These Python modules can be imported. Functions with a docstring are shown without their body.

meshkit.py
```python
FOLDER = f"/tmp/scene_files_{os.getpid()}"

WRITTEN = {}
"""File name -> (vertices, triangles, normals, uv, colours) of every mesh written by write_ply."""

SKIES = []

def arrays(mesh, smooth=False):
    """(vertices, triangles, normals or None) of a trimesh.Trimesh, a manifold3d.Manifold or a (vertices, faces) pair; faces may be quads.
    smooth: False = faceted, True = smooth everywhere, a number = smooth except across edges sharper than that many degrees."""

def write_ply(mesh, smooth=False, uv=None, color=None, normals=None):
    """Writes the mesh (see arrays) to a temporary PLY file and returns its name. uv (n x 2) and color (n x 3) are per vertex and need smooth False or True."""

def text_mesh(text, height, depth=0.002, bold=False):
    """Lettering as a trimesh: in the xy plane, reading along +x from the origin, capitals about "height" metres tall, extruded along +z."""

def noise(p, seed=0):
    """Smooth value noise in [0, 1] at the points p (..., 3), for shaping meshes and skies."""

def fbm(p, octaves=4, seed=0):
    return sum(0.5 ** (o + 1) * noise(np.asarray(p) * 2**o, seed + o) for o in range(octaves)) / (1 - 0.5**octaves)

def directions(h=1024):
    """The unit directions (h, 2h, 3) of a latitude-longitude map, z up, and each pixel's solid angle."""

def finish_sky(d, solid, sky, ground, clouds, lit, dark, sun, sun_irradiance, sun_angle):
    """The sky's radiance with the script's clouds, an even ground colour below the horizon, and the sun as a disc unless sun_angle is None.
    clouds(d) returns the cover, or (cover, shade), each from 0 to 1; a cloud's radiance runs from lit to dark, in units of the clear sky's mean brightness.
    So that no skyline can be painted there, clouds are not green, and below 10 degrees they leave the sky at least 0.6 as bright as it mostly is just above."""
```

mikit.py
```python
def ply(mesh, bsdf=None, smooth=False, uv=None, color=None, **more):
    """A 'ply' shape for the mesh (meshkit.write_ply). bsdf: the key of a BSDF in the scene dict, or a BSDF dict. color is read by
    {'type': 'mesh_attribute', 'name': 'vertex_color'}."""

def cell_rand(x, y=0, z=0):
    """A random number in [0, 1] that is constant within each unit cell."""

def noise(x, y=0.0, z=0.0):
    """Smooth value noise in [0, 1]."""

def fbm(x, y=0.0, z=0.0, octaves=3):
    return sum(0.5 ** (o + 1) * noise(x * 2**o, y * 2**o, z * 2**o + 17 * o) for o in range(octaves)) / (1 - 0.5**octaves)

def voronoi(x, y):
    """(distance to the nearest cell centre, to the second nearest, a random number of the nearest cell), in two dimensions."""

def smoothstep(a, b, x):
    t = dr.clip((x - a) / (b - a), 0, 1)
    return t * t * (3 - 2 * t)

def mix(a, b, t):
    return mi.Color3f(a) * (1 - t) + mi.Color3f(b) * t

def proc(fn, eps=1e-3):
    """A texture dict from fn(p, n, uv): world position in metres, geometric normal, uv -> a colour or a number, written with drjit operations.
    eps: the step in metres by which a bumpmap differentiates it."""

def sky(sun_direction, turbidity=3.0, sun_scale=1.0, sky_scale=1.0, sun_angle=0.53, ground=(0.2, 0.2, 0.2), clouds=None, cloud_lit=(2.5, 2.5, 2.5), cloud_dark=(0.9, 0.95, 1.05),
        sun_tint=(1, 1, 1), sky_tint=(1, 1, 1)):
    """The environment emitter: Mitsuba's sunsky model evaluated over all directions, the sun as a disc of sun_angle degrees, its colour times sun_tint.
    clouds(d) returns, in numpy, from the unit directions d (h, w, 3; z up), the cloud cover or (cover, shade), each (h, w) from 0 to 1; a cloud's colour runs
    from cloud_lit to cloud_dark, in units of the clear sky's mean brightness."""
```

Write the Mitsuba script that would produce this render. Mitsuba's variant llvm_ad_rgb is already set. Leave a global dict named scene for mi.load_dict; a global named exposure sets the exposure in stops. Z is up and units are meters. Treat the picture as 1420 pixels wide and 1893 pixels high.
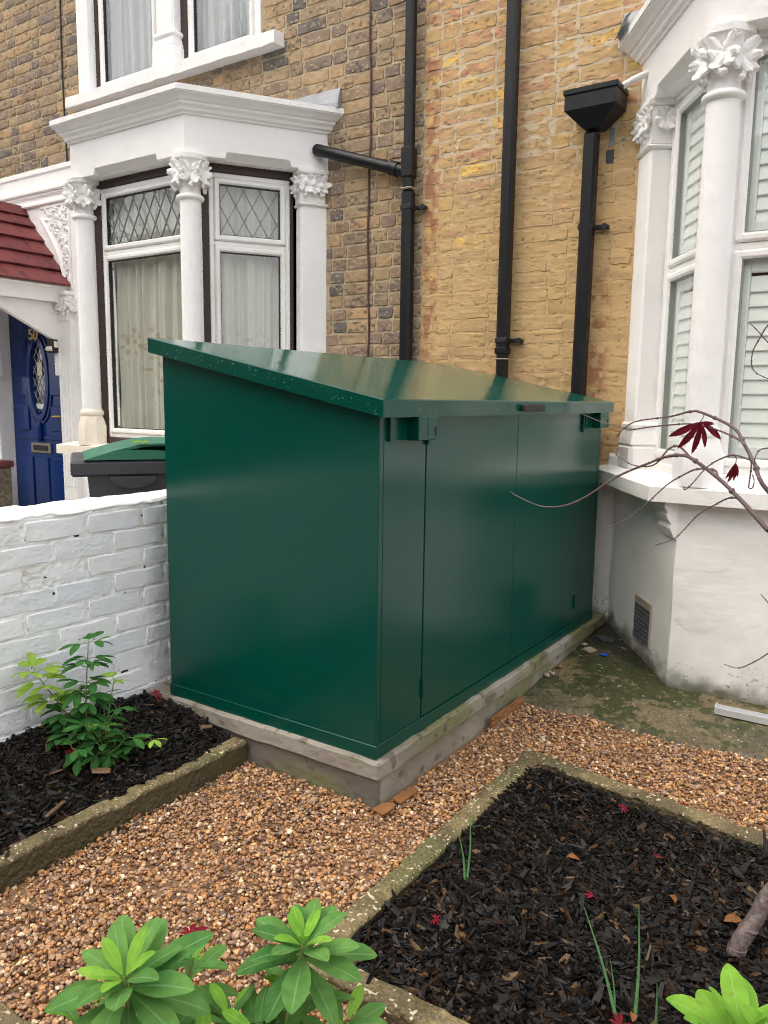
import math, random, numpy as np, trimesh, mitsuba as mi, drjit as dr, mikit, meshkit
from shapely.geometry import Polygon, box as sbox, Point, LineString
from shapely.ops import unary_union
from mikit import noise, fbm, cell_rand, smoothstep, mix, proc
T = mi.ScalarTransform4f
rng = np.random.default_rng(7); random.seed(7)
scene, labels = {}, {}

# ------------------------------------------------------------------ camera, sky, exposure
EYE = np.array([1.322, -1.940, 1.130]); YAW, PITCH, ROLL = 0.591, 0.143, 0.013
fw = np.array([-math.sin(YAW)*math.cos(PITCH), math.cos(YAW)*math.cos(PITCH), -math.sin(PITCH)])
rt = np.array([math.cos(YAW), math.sin(YAW), 0]); up = np.cross(rt, fw)
up = math.cos(ROLL)*up - math.sin(ROLL)*rt
scene['camera'] = {'type': 'perspective', 'fov': math.degrees(2*math.atan(710/1452.7)), 'fov_axis': 'x', 'near_clip': 0.05, 'far_clip': 500,
    'to_world': T().look_at(origin=EYE.tolist(), target=(EYE+fw).tolist(), up=up.tolist())}
scene['sky'] = mikit.sky((-0.30, -0.50, 0.81), turbidity=3, sun_scale=0.10, sun_angle=35, clouds=lambda d: (np.ones(d.shape[:2]), .55*(1-np.clip(d[..., 2], 0, 1))))
exposure = 3.22

# ------------------------------------------------------------------ helpers
def key_for(k):
    if k not in scene and k not in labels: return k
    i = 1
    while f'{k}_{i:03d}' in scene or f'{k}_{i:03d}' in labels: i += 1
    return f'{k}_{i:03d}'
def thing(name, label, cat, group=None):
    k = key_for(name); labels[k] = {'label': label, 'category': cat}
    if group: labels[k]['group'] = group
    return k
def put(name, mesh, mat, parent=None, smooth=False, uv=None, **kw):
    k = key_for(f'{parent}__{name}' if parent else name)
    scene[k] = mikit.ply(mesh, mat, smooth=smooth, uv=uv); 
    if kw: labels[k] = kw
    return k
def solo(name, mesh, mat, label, cat, group=None, smooth=False, uv=None):
    k = thing(name, label, cat, group); scene[k] = mikit.ply(mesh, mat, smooth=smooth, uv=uv); return k
def struct(name, mesh, mat, smooth=False): return put(name, mesh, mat, None, smooth, kind='structure')

def cat_(ms): return trimesh.util.concatenate([m for m in ms if m is not None])
def bx(x0, x1, y0, y1, z0, z1, b=0.0):
    x0, x1 = min(x0, x1), max(x0, x1); y0, y1 = min(y0, y1), max(y0, y1); z0, z1 = min(z0, z1), max(z0, z1)
    if b <= 0:
        m = trimesh.creation.box((x1-x0, y1-y0, z1-z0)); m.apply_translation(((x0+x1)/2, (y0+y1)/2, (z0+z1)/2)); return m
    b = min(b, (x1-x0)*.45, (y1-y0)*.45, (z1-z0)*.45); P = []
    for ix, x in ((1, x0), (-1, x1)):
        for iy, y in ((1, y0), (-1, y1)):
            for iz, z in ((1, z0), (-1, z1)):
                P += [(x, y+iy*b, z+iz*b), (x+ix*b, y, z+iz*b), (x+ix*b, y+iy*b, z)]
    return trimesh.convex.convex_hull(np.array(P))
def hull(P): return trimesh.convex.convex_hull(np.array(P, float))
def prism(poly, z0, z1):
    if not isinstance(poly, Polygon): poly = Polygon(poly)
    m = trimesh.creation.extrude_polygon(poly, z1-z0); m.apply_translation((0, 0, z0)); return m
def xzprism(poly, y0, y1):      # polygon in (x, z) extruded along y
    m = prism(poly, 0, y1-y0); m.apply_transform([[1, 0, 0, 0], [0, 0, -1, y1], [0, 1, 0, 0], [0, 0, 0, 1]]); return m
def place(m, o, ex, ey, ez):
    A = np.eye(4); A[:3, 0], A[:3, 1], A[:3, 2], A[:3, 3] = ex, ey, ez, o
    m = m.copy(); m.apply_transform(A); return m
def revolve(prof, n=28, at=(0, 0, 0)):
    prof = np.array(prof, float); k = len(prof); a = np.linspace(0, 2*np.pi, n, endpoint=False)
    V = np.stack([np.outer(np.cos(a), prof[:, 0]), np.outer(np.sin(a), prof[:, 0]), np.tile(prof[:, 1], (n, 1))], -1).reshape(-1, 3)
    F = []
    for i in range(n):
        j = (i+1) % n
        for q in range(k-1): F += [(i*k+q, j*k+q, j*k+q+1), (i*k+q, j*k+q+1, i*k+q+1)]
    m = trimesh.Trimesh(V, F, process=False); m.apply_translation(at); return m
def tube(P, R, n=8, caps=True):
    P = np.array(P, float); R = np.broadcast_to(np.array(R, float), (len(P),))
    t = np.gradient(P, axis=0); t /= np.linalg.norm(t, axis=1, keepdims=True)+1e-12
    ref = np.array([0, 0, 1.]) if abs(t[0][2]) < .9 else np.array([1., 0, 0]); a = np.linspace(0, 2*np.pi, n, endpoint=False); V = []
    u = np.cross(t[0], ref); u /= np.linalg.norm(u)
    for p, d, r in zip(P, t, R):
        u = u - d*(u@d); u /= np.linalg.norm(u)+1e-12; w = np.cross(d, u)
        V.append(p + r*(np.outer(np.cos(a), u)+np.outer(np.sin(a), w)))
    V = np.vstack(V); F = []
    for i in range(len(P)-1):
        for j in range(n):
            q = (j+1) % n; F += [(i*n+j, i*n+q, (i+1)*n+q), (i*n+j, (i+1)*n+q, (i+1)*n+j)]
    if caps:
        V = np.vstack([V, P[0], P[-1]]); a0, a1 = len(V)-2, len(V)-1; e = (len(P)-1)*n
        for j in range(n): q = (j+1) % n; F += [(a0, q, j), (a1, e+j, e+q)]
    return trimesh.Trimesh(V, F, process=False)
def spline(P, k=6):
    P = np.array(P, float); Q = np.vstack([2*P[0]-P[1], P, 2*P[-1]-P[-2]]); out = []
    for i in range(1, len(Q)-2):
        p0, p1, p2, p3 = Q[i-1:i+3]
        for t in np.linspace(0, 1, k, endpoint=False):
            out.append(.5*((2*p1)+(-p0+p2)*t+(2*p0-5*p1+4*p2-p3)*t*t+(-p0+3*p1-3*p2+p3)*t**3))
    return np.array(out+[P[-1]])
def offset_line(P, d):          # open plan polyline, outward to the LEFT-hand side given by normals below; ends slide along y = const of the ends
    P = np.array(P, float); S = []
    for a, b in zip(P[:-1], P[1:]):
        t = (b-a)/np.linalg.norm(b-a); nrm = np.array([t[1], -t[0]]); S.append((a+nrm*d, t))
    out = []
    a, t = S[0]; out.append(a + t*((P[0][1]-a[1])/t[1]) if abs(t[1]) > 1e-6 else a)
    for (a, t), (b, s) in zip(S[:-1], S[1:]):
        k = np.linalg.solve(np.array([t, -s]).T, b-a); out.append(a+t*k[0])
    a, t = S[-1]; out.append(a + t*((P[-1][1]-a[1])/t[1]) if abs(t[1]) > 1e-6 else P[-1]+(a-P[-2])*0+np.array([t[1], -t[0]])*d)
    return np.array(out)
def mould(P, prof):             # profile (offset, z) swept along the plan polyline, with mitres
    L = [offset_line(P, d) for d, _ in prof]; n, k = len(P), len(prof); V, F = [], []
    for q, (d, z) in enumerate(prof):
        for i in range(n): V.append((*L[q][i], z))
    for q in range(k):
        r = (q+1) % k
        for i in range(n-1): F += [(q*n+i, q*n+i+1, r*n+i+1), (q*n+i, r*n+i+1, r*n+i)]
    for i, s in ((0, 1), (n-1, -1)):
        for q in range(1, k-1): F.append((i, q*n+i, (q+1)*n+i)[::s])
    m = trimesh.Trimesh(np.array(V), F, process=False); trimesh.repair.fix_normals(m); return m
def jitter(m, amp, seed=0, f=None):
    m = m.copy(); r = np.random.default_rng(seed); m.vertices = m.vertices + r.normal(0, amp, m.vertices.shape); return m
def rough(m, amp, freq, seed=0.0):
    m = m.copy(); v = np.array(m.vertices)
    off = np.stack([meshkit.noise(v*freq+seed+17*i) for i in range(3)], -1)
    off = off-off.mean(0); m.vertices = v+amp*off; return m

# ------------------------------------------------------------------ materials
def pal(t, cols):
    c = mi.Color3f(*cols[-1]); n = len(cols)
    for i in range(n-2, -1, -1): c = dr.select(t < (i+1)/n, mi.Color3f(*cols[i]), c)
    return c
def mat(key, col, rough=.6, spec=.5, bump=None, bs=1.0, eps=2e-3, metallic=0.0, **kw):
    b = {'type': 'principled', 'base_color': proc(col) if callable(col) else {'type': 'rgb', 'value': list(col)},
         'roughness': proc(rough) if callable(rough) else rough, 'specular': spec, 'metallic': metallic, **kw}
    if bump: b = {'type': 'bumpmap', 'arbitrary': proc(bump, eps), 'scale': bs, 'bsdf': b}
    scene[key] = {'type': 'twosided', 'bsdf': b}; return key
def P3(p, s): return p.x*s, p.y*s, p.z*s

def c_white(base, dirt, moss):
    def f(p, n, uv):
        a = fbm(*P3(p, 2.3), octaves=4); b = noise(p.x*38, p.y*38, p.z*11)
        c = mix(base, dirt, smoothstep(.46, .8, a)*.55+.18*smoothstep(.6, .95, b))
        h = -.06-.065*(2.2-dr.maximum(p.y, 1.0)); t = p.z-h          # height above the ground line
        k = noise(p.x*130, p.y*130, p.z*100)*.6+noise(p.x*47, p.y*47, p.z*40)*.4
        g = dr.maximum(.9*smoothstep(.115, .01, t+.13*(fbm(p.x*15, p.y*15, p.z*12, octaves=4)-.45)), .8*smoothstep(.60, .70, k)*smoothstep(.20, .03, t+.08*(noise(p.x*6, p.y*6)-.4)))
        c = mix(c, (.50, .49, .45), .25*smoothstep(.45, .05, t)*smoothstep(.42, .66, fbm(p.x*9, p.y*9, p.z*3, octaves=4)))
        return mix(c, mix((.05, .055, .025), (.16, .15, .09), noise(*P3(p, 60))), dr.minimum(g, 1)*moss)
    return f
mat('m_render', c_white((.86, .855, .84), (.75, .745, .72), 1.0), .55, bump=lambda p, n, uv: fbm(p.x*7, p.y*7, p.z*7, octaves=3)*.009+.0016*smoothstep(.55, .62, fbm(p.x*5+2, p.y*5, p.z*5, octaves=4))+.0010*noise(*P3(p, 120)), eps=3e-3)
mat('m_stucco', c_white((.87, .86, .855), (.76, .745, .74), 0.), .5, bump=lambda p, n, uv: fbm(*P3(p, 16), octaves=3)*.004, eps=3e-3)
mat('m_ornament', c_white((.86, .85, .84), (.70, .68, .66), 0.), .55, bump=lambda p, n, uv: fbm(*P3(p, 60), octaves=3)*.005, eps=2e-3)
mat('m_cream', c_white((.80, .74, .62), (.70, .62, .50), 0.), .55)
mat('m_upvc', lambda p, n, uv: mix((.84, .835, .82), (.74, .70, .63), .5*smoothstep(.5, .85, noise(*P3(p, 5)))), .25)
mat('m_paintbrick', lambda p, n, uv: mix(mix((.86, .865, .875), (.76, .785, .82), uv.x), (.55, .53, .48), .5*smoothstep(.62, .85, fbm(*P3(p, 7), octaves=3))), .45,
    bump=lambda p, n, uv: fbm(*P3(p, 22), octaves=4)*.005+.002*noise(*P3(p, 120)), eps=2e-3)
def c_paintmortar(p, n, uv):
    c = mix((.85, .85, .84), (.70, .68, .63), smoothstep(.5, .85, fbm(*P3(p, 9), octaves=3)))
    k = noise(*P3(p, 31))*.5+noise(*P3(p, 75))*.5
    c = mix(c, (.04, .035, .03), smoothstep(.745, .79, k))
    return mix(c, (.13, .025, .015), smoothstep(.5, .56, noise(*P3(p, 22))*.6+noise(*P3(p, 9))*.4)*smoothstep(.04, .0, p.z+.012*noise(*P3(p, 14))-.004))
mat('m_paintmortar', c_paintmortar, .6, bump=lambda p, n, uv: fbm(*P3(p, 45), octaves=4)*.012, eps=2e-3)

DARK = [(.17, .118, .070), (.135, .098, .070), (.19, .135, .080), (.110, .084, .068), (.165, .12, .080), (.215, .142, .080), (.14, .10, .075), (.082, .070, .063), (.19, .135, .082), (.15, .104, .068)]
MORT = (.46, .375, .25)
def c_dark(p, n, uv):
    c = pal(uv.x, DARK); a = fbm(*P3(p, 21), octaves=3)
    c = c*(1.5+1.2*a); k = noise(p.x*36, p.y*36, p.z*48)
    c = mix(c, (.09, .078, .072), .7*smoothstep(.58, .78, k)*smoothstep(.3, .9, uv.y+.25*noise(*P3(p, 3))))
    c = mix(c, (.34, .225, .115), .35*smoothstep(.62, .8, noise(*P3(p, 29)+0.) if False else noise(p.x*29+9, p.y*29, p.z*31)))
    t = noise(p.x*62, p.y*62, p.z*62+5)
    return mix(c, MORT, .7*smoothstep(.70, .82, t))
mat('m_brick_dark', c_dark, .85, .25, bump=lambda p, n, uv: fbm(*P3(p, 55), octaves=4)*.0055, eps=1.5e-3)
def c_mdark(p, n, uv): return mix((.48, .40, .27), (.34, .28, .19), smoothstep(.35, .75, fbm(*P3(p, 13), octaves=4)))
mat('m_mortar_dark', c_mdark, .9, .2, bump=lambda p, n, uv: fbm(*P3(p, 60), octaves=4)*.010, eps=1.5e-3)

YEL = [(.47, .29, .125), (.56, .36, .13), (.42, .235, .12), (.64, .41, .11), (.44, .25, .15), (.48, .30, .14), (.36, .235, .135), (.60, .385, .13), (.41, .215, .135), (.46, .31, .165), (.50, .30, .13), (.44, .25, .14)]
def smear(p, uvy):
    a = fbm(p.x*2.2+3, p.y, p.z*2.6, octaves=3); h = smoothstep(2.35, 1.55, p.z+.9*(a-.5)-.55*(smoothstep(-.7, -.4, p.x))*1.0)
    k = fbm(p.x*17, p.y*17, p.z*26, octaves=3)
    return dr.clip(smoothstep(.80, .45, k+.30*(uvy-.5)-.32*(h-.35)), 0, 1)
TAN = (.57, .39, .195)
def redband(p):
    k = fbm(p.x*24, p.y*24, p.z*15, octaves=3)
    e = smoothstep(.075, .02, dr.abs(p.x+1.145+.02*noise(0, 0, p.z*9)))*smoothstep(.42, .62, k)
    f = smoothstep(.09, .02, dr.abs(p.x+.115))*smoothstep(.42, .6, k)*smoothstep(1.9, 1.65, p.z)
    return dr.maximum(e, f)*.8
def c_yel(p, n, uv):
    c = pal(uv.x, YEL)*(1.0+.5*fbm(*P3(p, 24), octaves=3))
    c = mix(c, (.74, .49, .17), .6*smoothstep(.60, .70, noise(p.x*19, p.y*19, p.z*26+3)*.7+.3*noise(p.x*60, 0, p.z*70))*smoothstep(.35, .5, uv.y))
    c = mix(c, (.50, .36, .21), .75*smoothstep(.55, .65, noise(p.x*13+7, p.y, p.z*19)*.65+.35*noise(p.x*50, 2, p.z*60)))
    c = mix(c, (.16, .10, .07), .6*smoothstep(.68, .8, noise(p.x*44, p.y*44, p.z*60)))
    c = mix(c, mix(TAN, (.47, .325, .165), smoothstep(.4, .75, fbm(*P3(p, 8), octaves=3))), .92*smear(p, uv.y))
    c = mix(c, (.33, .11, .07), redband(p)*.8)
    return mix(c, (.20, .13, .08), .7*smoothstep(.81, .88, noise(p.x*34+5, p.y, p.z*80)))
mat('m_brick_yellow', c_yel, .85, .25, bump=lambda p, n, uv: (fbm(p.x*26, p.y*26, p.z*34, octaves=4)+.35*smoothstep(.55, .8, noise(p.x*21, 3, p.z*46)))*.0055, eps=2e-3)
def c_myel(p, n, uv):
    c = mix((.60, .43, .24), (.50, .35, .18), smoothstep(.35, .75, fbm(*P3(p, 11), octaves=4)))
    c = mix(c, (.62, .53, .40), .7*smoothstep(2.0, 2.7, p.z+.8*noise(p.x*5, 0, p.z*8)-.4))
    c = mix(c, TAN, .8*smear(p, .5)*smoothstep(2.4, 1.7, p.z))
    c = mix(c, (.33, .085, .05), redband(p)*.8)
    return mix(c, (.20, .13, .08), .7*smoothstep(.80, .88, noise(p.x*30+5, p.y, p.z*70)))
mat('m_mortar_yellow', c_myel, .9, .2, bump=lambda p, n, uv: (fbm(p.x*26, p.y*26, p.z*34, octaves=4)+.35*smoothstep(.55, .8, noise(p.x*21, 3, p.z*46)))*.0055, eps=2e-3)

mat('m_green', lambda p, n, uv: mix((.0002, .054, .039), (.008, .060, .043), .5*smoothstep(.5, .8, fbm(p.x*3, p.y*3, p.z*9))*smoothstep(.35, .0, p.z)), lambda p, n, uv: .15+.09*fbm(p.x*4, p.y*4, p.z*2.5, octaves=4), .37, bump=lambda p, n, uv: noise(*P3(p, 330))*.00012+noise(*P3(p, 7))*.0009, eps=1e-3)
mat('m_green_lid', lambda p, n, uv: mix((.0004, .052, .037), (.004, .058, .042), smoothstep(.5, .8, fbm(*P3(p, 5)))), .13, .5, bump=lambda p, n, uv: noise(*P3(p, 8))*.0011+noise(*P3(p, 120))*.00008, eps=1e-3)
mat('m_shed_dark', (.004, .01, .008), .8)
mat('m_black', lambda p, n, uv: mix((.006, .0065, .009), (.016, .017, .02), .6*smoothstep(.5, .85, fbm(p.x*20, p.y*20, p.z*5))), .38, .35)
mat('m_rubber', (.012, .012, .013), .6)
mat('m_grey_bin', lambda p, n, uv: mix((.024, .025, .031), (.045, .045, .052), fbm(*P3(p, 12))), .45)
mat('m_green_bin', lambda p, n, uv: mix((.014, .115, .066), (.026, .145, .088), fbm(*P3(p, 9))), .42)
mat('m_maroon', lambda p, n, uv: mix((.028, .014, .014), (.05, .028, .026), fbm(*P3(p, 18))), .55)
mat('m_blue', (.004, .028, .150), .2, .35)
mat('m_brass', (.55, .36, .13), .35, metallic=.7)
mat('m_steel', (.30, .28, .24), .35, metallic=.8)
mat('m_gold', (.80, .60, .30), .4)
mat('m_tile', lambda p, n, uv: mix(mix((.125, .024, .026), (.17, .036, .036), uv.x), (.075, .016, .018), smoothstep(.5, .8, fbm(*P3(p, 13), octaves=4))), .6, bump=lambda p, n, uv: fbm(*P3(p, 60))*.006)
mat('m_lead', lambda p, n, uv: mix((.36, .38, .41), (.20, .21, .23), fbm(*P3(p, 14))), .5, metallic=.2)
mat('m_slate', (.05, .055, .065), .5)
mat('m_grille', (.13, .14, .16), .5)
mat('m_cable', (.085, .04, .035), .5)
mat('m_came', (.17, .18, .18), .5)
mat('m_gasket', (.012, .014, .016), .5)
mat('m_gasket_grey', (.22, .24, .23), .5)
mat('m_room', (.035, .035, .035), .9)
mat('m_curtain', lambda p, n, uv: mix((.54, .55, .48), mix((.36, .32, .20), (.42, .22, .20), smoothstep(.6, .75, noise(*P3(p, 17)))), .75*smoothstep(.56, .68, fbm(*P3(p, 26), octaves=3))*smoothstep(.3, .5, noise(p.x*3.4, p.y*3.4, p.z*3.5+4))*smoothstep(1.72, 1.5, p.z)), .9, .1)
mat('m_net', (.40, .42, .41), .9, .1, bump=lambda p, n, uv: fbm(p.x*30, p.y*30, p.z*12)*.02)
mat('m_shutter', (.74, .79, .75), .4)
scene['m_glass'] = {'type': 'thindielectric', 'int_ior': 1.6}

def speck(p, c):
    q = noise(p.x*150+.3, p.y*150, p.z*150); q2 = noise(p.x*88+4, p.y*88, p.z*88)
    c = mix(c, mix((.42, .35, .21), (.66, .58, .42), q2), .85*smoothstep(.69, .76, q*.75+.25*q2))
    return mix(c, (.07, .06, .036), .4*smoothstep(.62, .85, noise(*P3(p, 120))))
def c_kerb(p, n, uv):
    a = fbm(*P3(p, 9), octaves=4)
    c = mix((.20, .155, .075), (.105, .082, .038), smoothstep(.35, .68, a))
    c = mix(c, (.12, .115, .045), .75*smoothstep(.5, .7, fbm(p.x*6+4, p.y*6, p.z*6, octaves=3)))
    c = c*(.62+.76*noise(*P3(p, 190)))
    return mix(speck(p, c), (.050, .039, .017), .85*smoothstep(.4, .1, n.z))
mat('m_kerb', c_kerb, .6, bump=lambda p, n, uv: fbm(*P3(p, 70), octaves=4)*.014, eps=1.5e-3)
def c_slab(p, n, uv):
    a = fbm(*P3(p, 4), octaves=4)
    c = mix((.30, .275, .235), (.20, .175, .14), smoothstep(.35, .7, a))
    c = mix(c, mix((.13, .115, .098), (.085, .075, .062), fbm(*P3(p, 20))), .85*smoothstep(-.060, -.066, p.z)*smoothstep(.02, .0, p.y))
    c = mix(c, (.16, .165, .065), .75*smoothstep(.46, .78, fbm(p.x*5, p.y*4, p.z*6, octaves=5)+.10*smoothstep(.3, 1.2, p.y)))
    return mix(c, (.07, .06, .045), .6*smoothstep(.66, .85, noise(p.x*40, p.y*30, p.z*30)))
mat('m_slab', c_slab, .75, bump=lambda p, n, uv: fbm(p.x*45, p.y*45, p.z*45, octaves=4)*.006, eps=1.5e-3)
def c_path(p, n, uv):
    a = fbm(p.x*4.1, p.y*4.1, 0, octaves=5); g = noise(p.x*170, p.y*170, 1)
    c = mix((.150, .118, .064), (.080, .068, .038), smoothstep(.32, .68, a))*(.45+.65*g+.45*noise(p.x*64, p.y*64, 2))
    c = mix(c, mix((.050, .060, .014), (.028, .036, .012), noise(p.x*90, p.y*90)), .9*smoothstep(.47, .58, fbm(p.x*5+2, p.y*7, 0, octaves=3)*.55+.45*fbm(p.x*31, p.y*31, 0, octaves=3)+.07*smoothstep(1.15, 1.8, p.y)))
    w = fbm(p.x*9, p.y*9, 5, octaves=4)
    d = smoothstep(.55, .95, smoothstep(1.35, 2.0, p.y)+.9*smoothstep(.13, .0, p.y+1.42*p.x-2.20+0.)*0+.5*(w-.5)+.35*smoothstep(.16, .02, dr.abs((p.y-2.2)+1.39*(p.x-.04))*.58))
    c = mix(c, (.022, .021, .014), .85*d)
    q = noise(p.x*120+.3, p.y*120, 0); q2 = noise(p.x*70+4, p.y*70, 3)
    return mix(c, mix((.3, .22, .12), (.55, .48, .36), q2), .75*smoothstep(.82, .88, q*.7+.3*q2))
mat('m_path', c_path, lambda p, n, uv: .62-.4*smoothstep(.5, .75, fbm(p.x*5, p.y*5, 0)), .5, bump=lambda p, n, uv: fbm(p.x*45, p.y*45, 0, octaves=4)*.012, eps=2e-3)
GRAV = [(c[0]*.98, c[1]*.99, c[2]*.98) for c in [(.26, .125, .055), (.32, .165, .07), (.20, .10, .05), (.38, .20, .085), (.16, .09, .055), (.44, .27, .13), (.28, .15, .085), (.34, .22, .14), (.10, .065, .05), (.24, .115, .05), (.34, .20, .10), (.22, .14, .10), (.36, .17, .06), (.30, .19, .13), (.52, .40, .27), (.18, .09, .05)]]
mat('m_gravel', lambda p, n, uv: pal(uv.x, GRAV)*(1.05+.6*uv.y)*(.75+.5*noise(*P3(p, 210))), .38, .5)
mat('m_gravel_base', (.20, .115, .06), .8)
CHIP = [(.010, .0085, .0075), (.014, .011, .010), (.008, .007, .007), (.018, .013, .010), (.011, .010, .0095), (.009, .008, .0075), (.016, .014, .013), (.012, .0095, .008), (.045, .026, .014), (.010, .009, .009), (.012, .010, .009), (.055, .030, .015), (.009, .008, .0075), (.02, .015, .012)]
mat('m_mulch', lambda p, n, uv: dr.select(uv.y > .968, mi.Color3f(.22, .13, .065), pal(uv.x, CHIP)*mi.Color3f(1.0, .98, 1.0))*(.22+.5*noise(p.x*160, p.y*160, p.z*160)), .36, .22)
mat('m_soil', (.004, .0032, .003), .85)
mat('m_ground', lambda p, n, uv: mix((.12, .11, .10), (.2, .19, .17), fbm(p.x*.7, p.y*.7)), .8)
mat('m_asphalt', (.05, .05, .052), .7)
mat('m_wood', lambda p, n, uv: mix((.30, .135, .048), (.17, .075, .03), fbm(p.x*30, p.y*9, p.z*30)), .5)
mat('m_twig', lambda p, n, uv: mix((.085, .045, .047), (.15, .10, .10), noise(*P3(p, 45))), .42)
mat('m_trunk', lambda p, n, uv: mix((.05, .036, .036), (.19, .145, .135), fbm(p.x*110, p.y*110, p.z*50, octaves=4)), .5, bump=lambda p, n, uv: fbm(p.x*120, p.y*120, p.z*60, octaves=4)*.005, eps=1.5e-3)
mat('m_stem', (.14, .19, .05), .5)
mat('m_bark', (.06, .05, .045), .9)
mat('m_stone', lambda p, n, uv: mix((.30, .26, .22), (.45, .36, .26), noise(*P3(p, 30))), .6)
mat('m_roughcast', lambda p, n, uv: mix((.22, .19, .13), (.08, .07, .055), noise(*P3(p, 42))), .9, bump=lambda p, n, uv: noise(*P3(p, 42))*.03)
mat('m_house_far', lambda p, n, uv: mix((.22, .13, .09), (.14, .09, .065), fbm(*P3(p, .8))), .85)
mat('m_roof_far', (.06, .062, .07), .8)
mat('m_window_far', (.02, .025, .03), .1)
mat('m_alu', (.62, .63, .64), .35, metallic=.3)
mat('m_plastic_blue', (.01, .08, .5), .4)
mat('m_drop', (.10, .25, .20), .08, .9)
lambda_r = .3
def leafmat(key, a, b, vein, rough=.35, trans=.55):
    def f(p, n, uv):
        v = dr.abs(uv.y-.5)*2
        side = dr.abs(dr.sin((uv.x*9-v*1.3)*math.pi))
        c = mix(a, b, dr.clip(1.7*fbm(p.x*16, p.y*16, p.z*16, octaves=3)-.35, 0, 1))*(.85+.3*noise(*P3(p, 90)))
        c = mix(c, (.20, .17, .05), .3*smoothstep(.83, .88, noise(*P3(p, 130))))
        c = mix(c, vein, .55*smoothstep(.10, .03, v)+.16*smoothstep(.14, .02, side))
        return c
    scene[key] = {'type': 'principledthin', 'base_color': proc(f), 'roughness': rough, 'diff_trans': trans, 'spec_trans': 0.0, 'eta': 1.5}; return key
leafmat('m_leaf', (.060, .175, .048), (.165, .335, .085), (.26, .40, .19), lambda_r)
leafmat('m_leaf_young', (.15, .36, .04), (.26, .48, .07), (.34, .52, .16), lambda_r)
leafmat('m_leaf_shrub', (.030, .11, .028), (.065, .19, .05), (.12, .24, .09), .3, .4)
leafmat('m_leaf_lime', (.24, .42, .05), (.33, .50, .08), (.38, .55, .16), .4)
leafmat('m_leaf_red', (.11, .008, .016), (.19, .02, .03), (.22, .04, .05), .5, .45)
leafmat('m_leaf_fallen', (.16, .010, .022), (.27, .025, .042), (.30, .06, .08), .5, .35)
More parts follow.
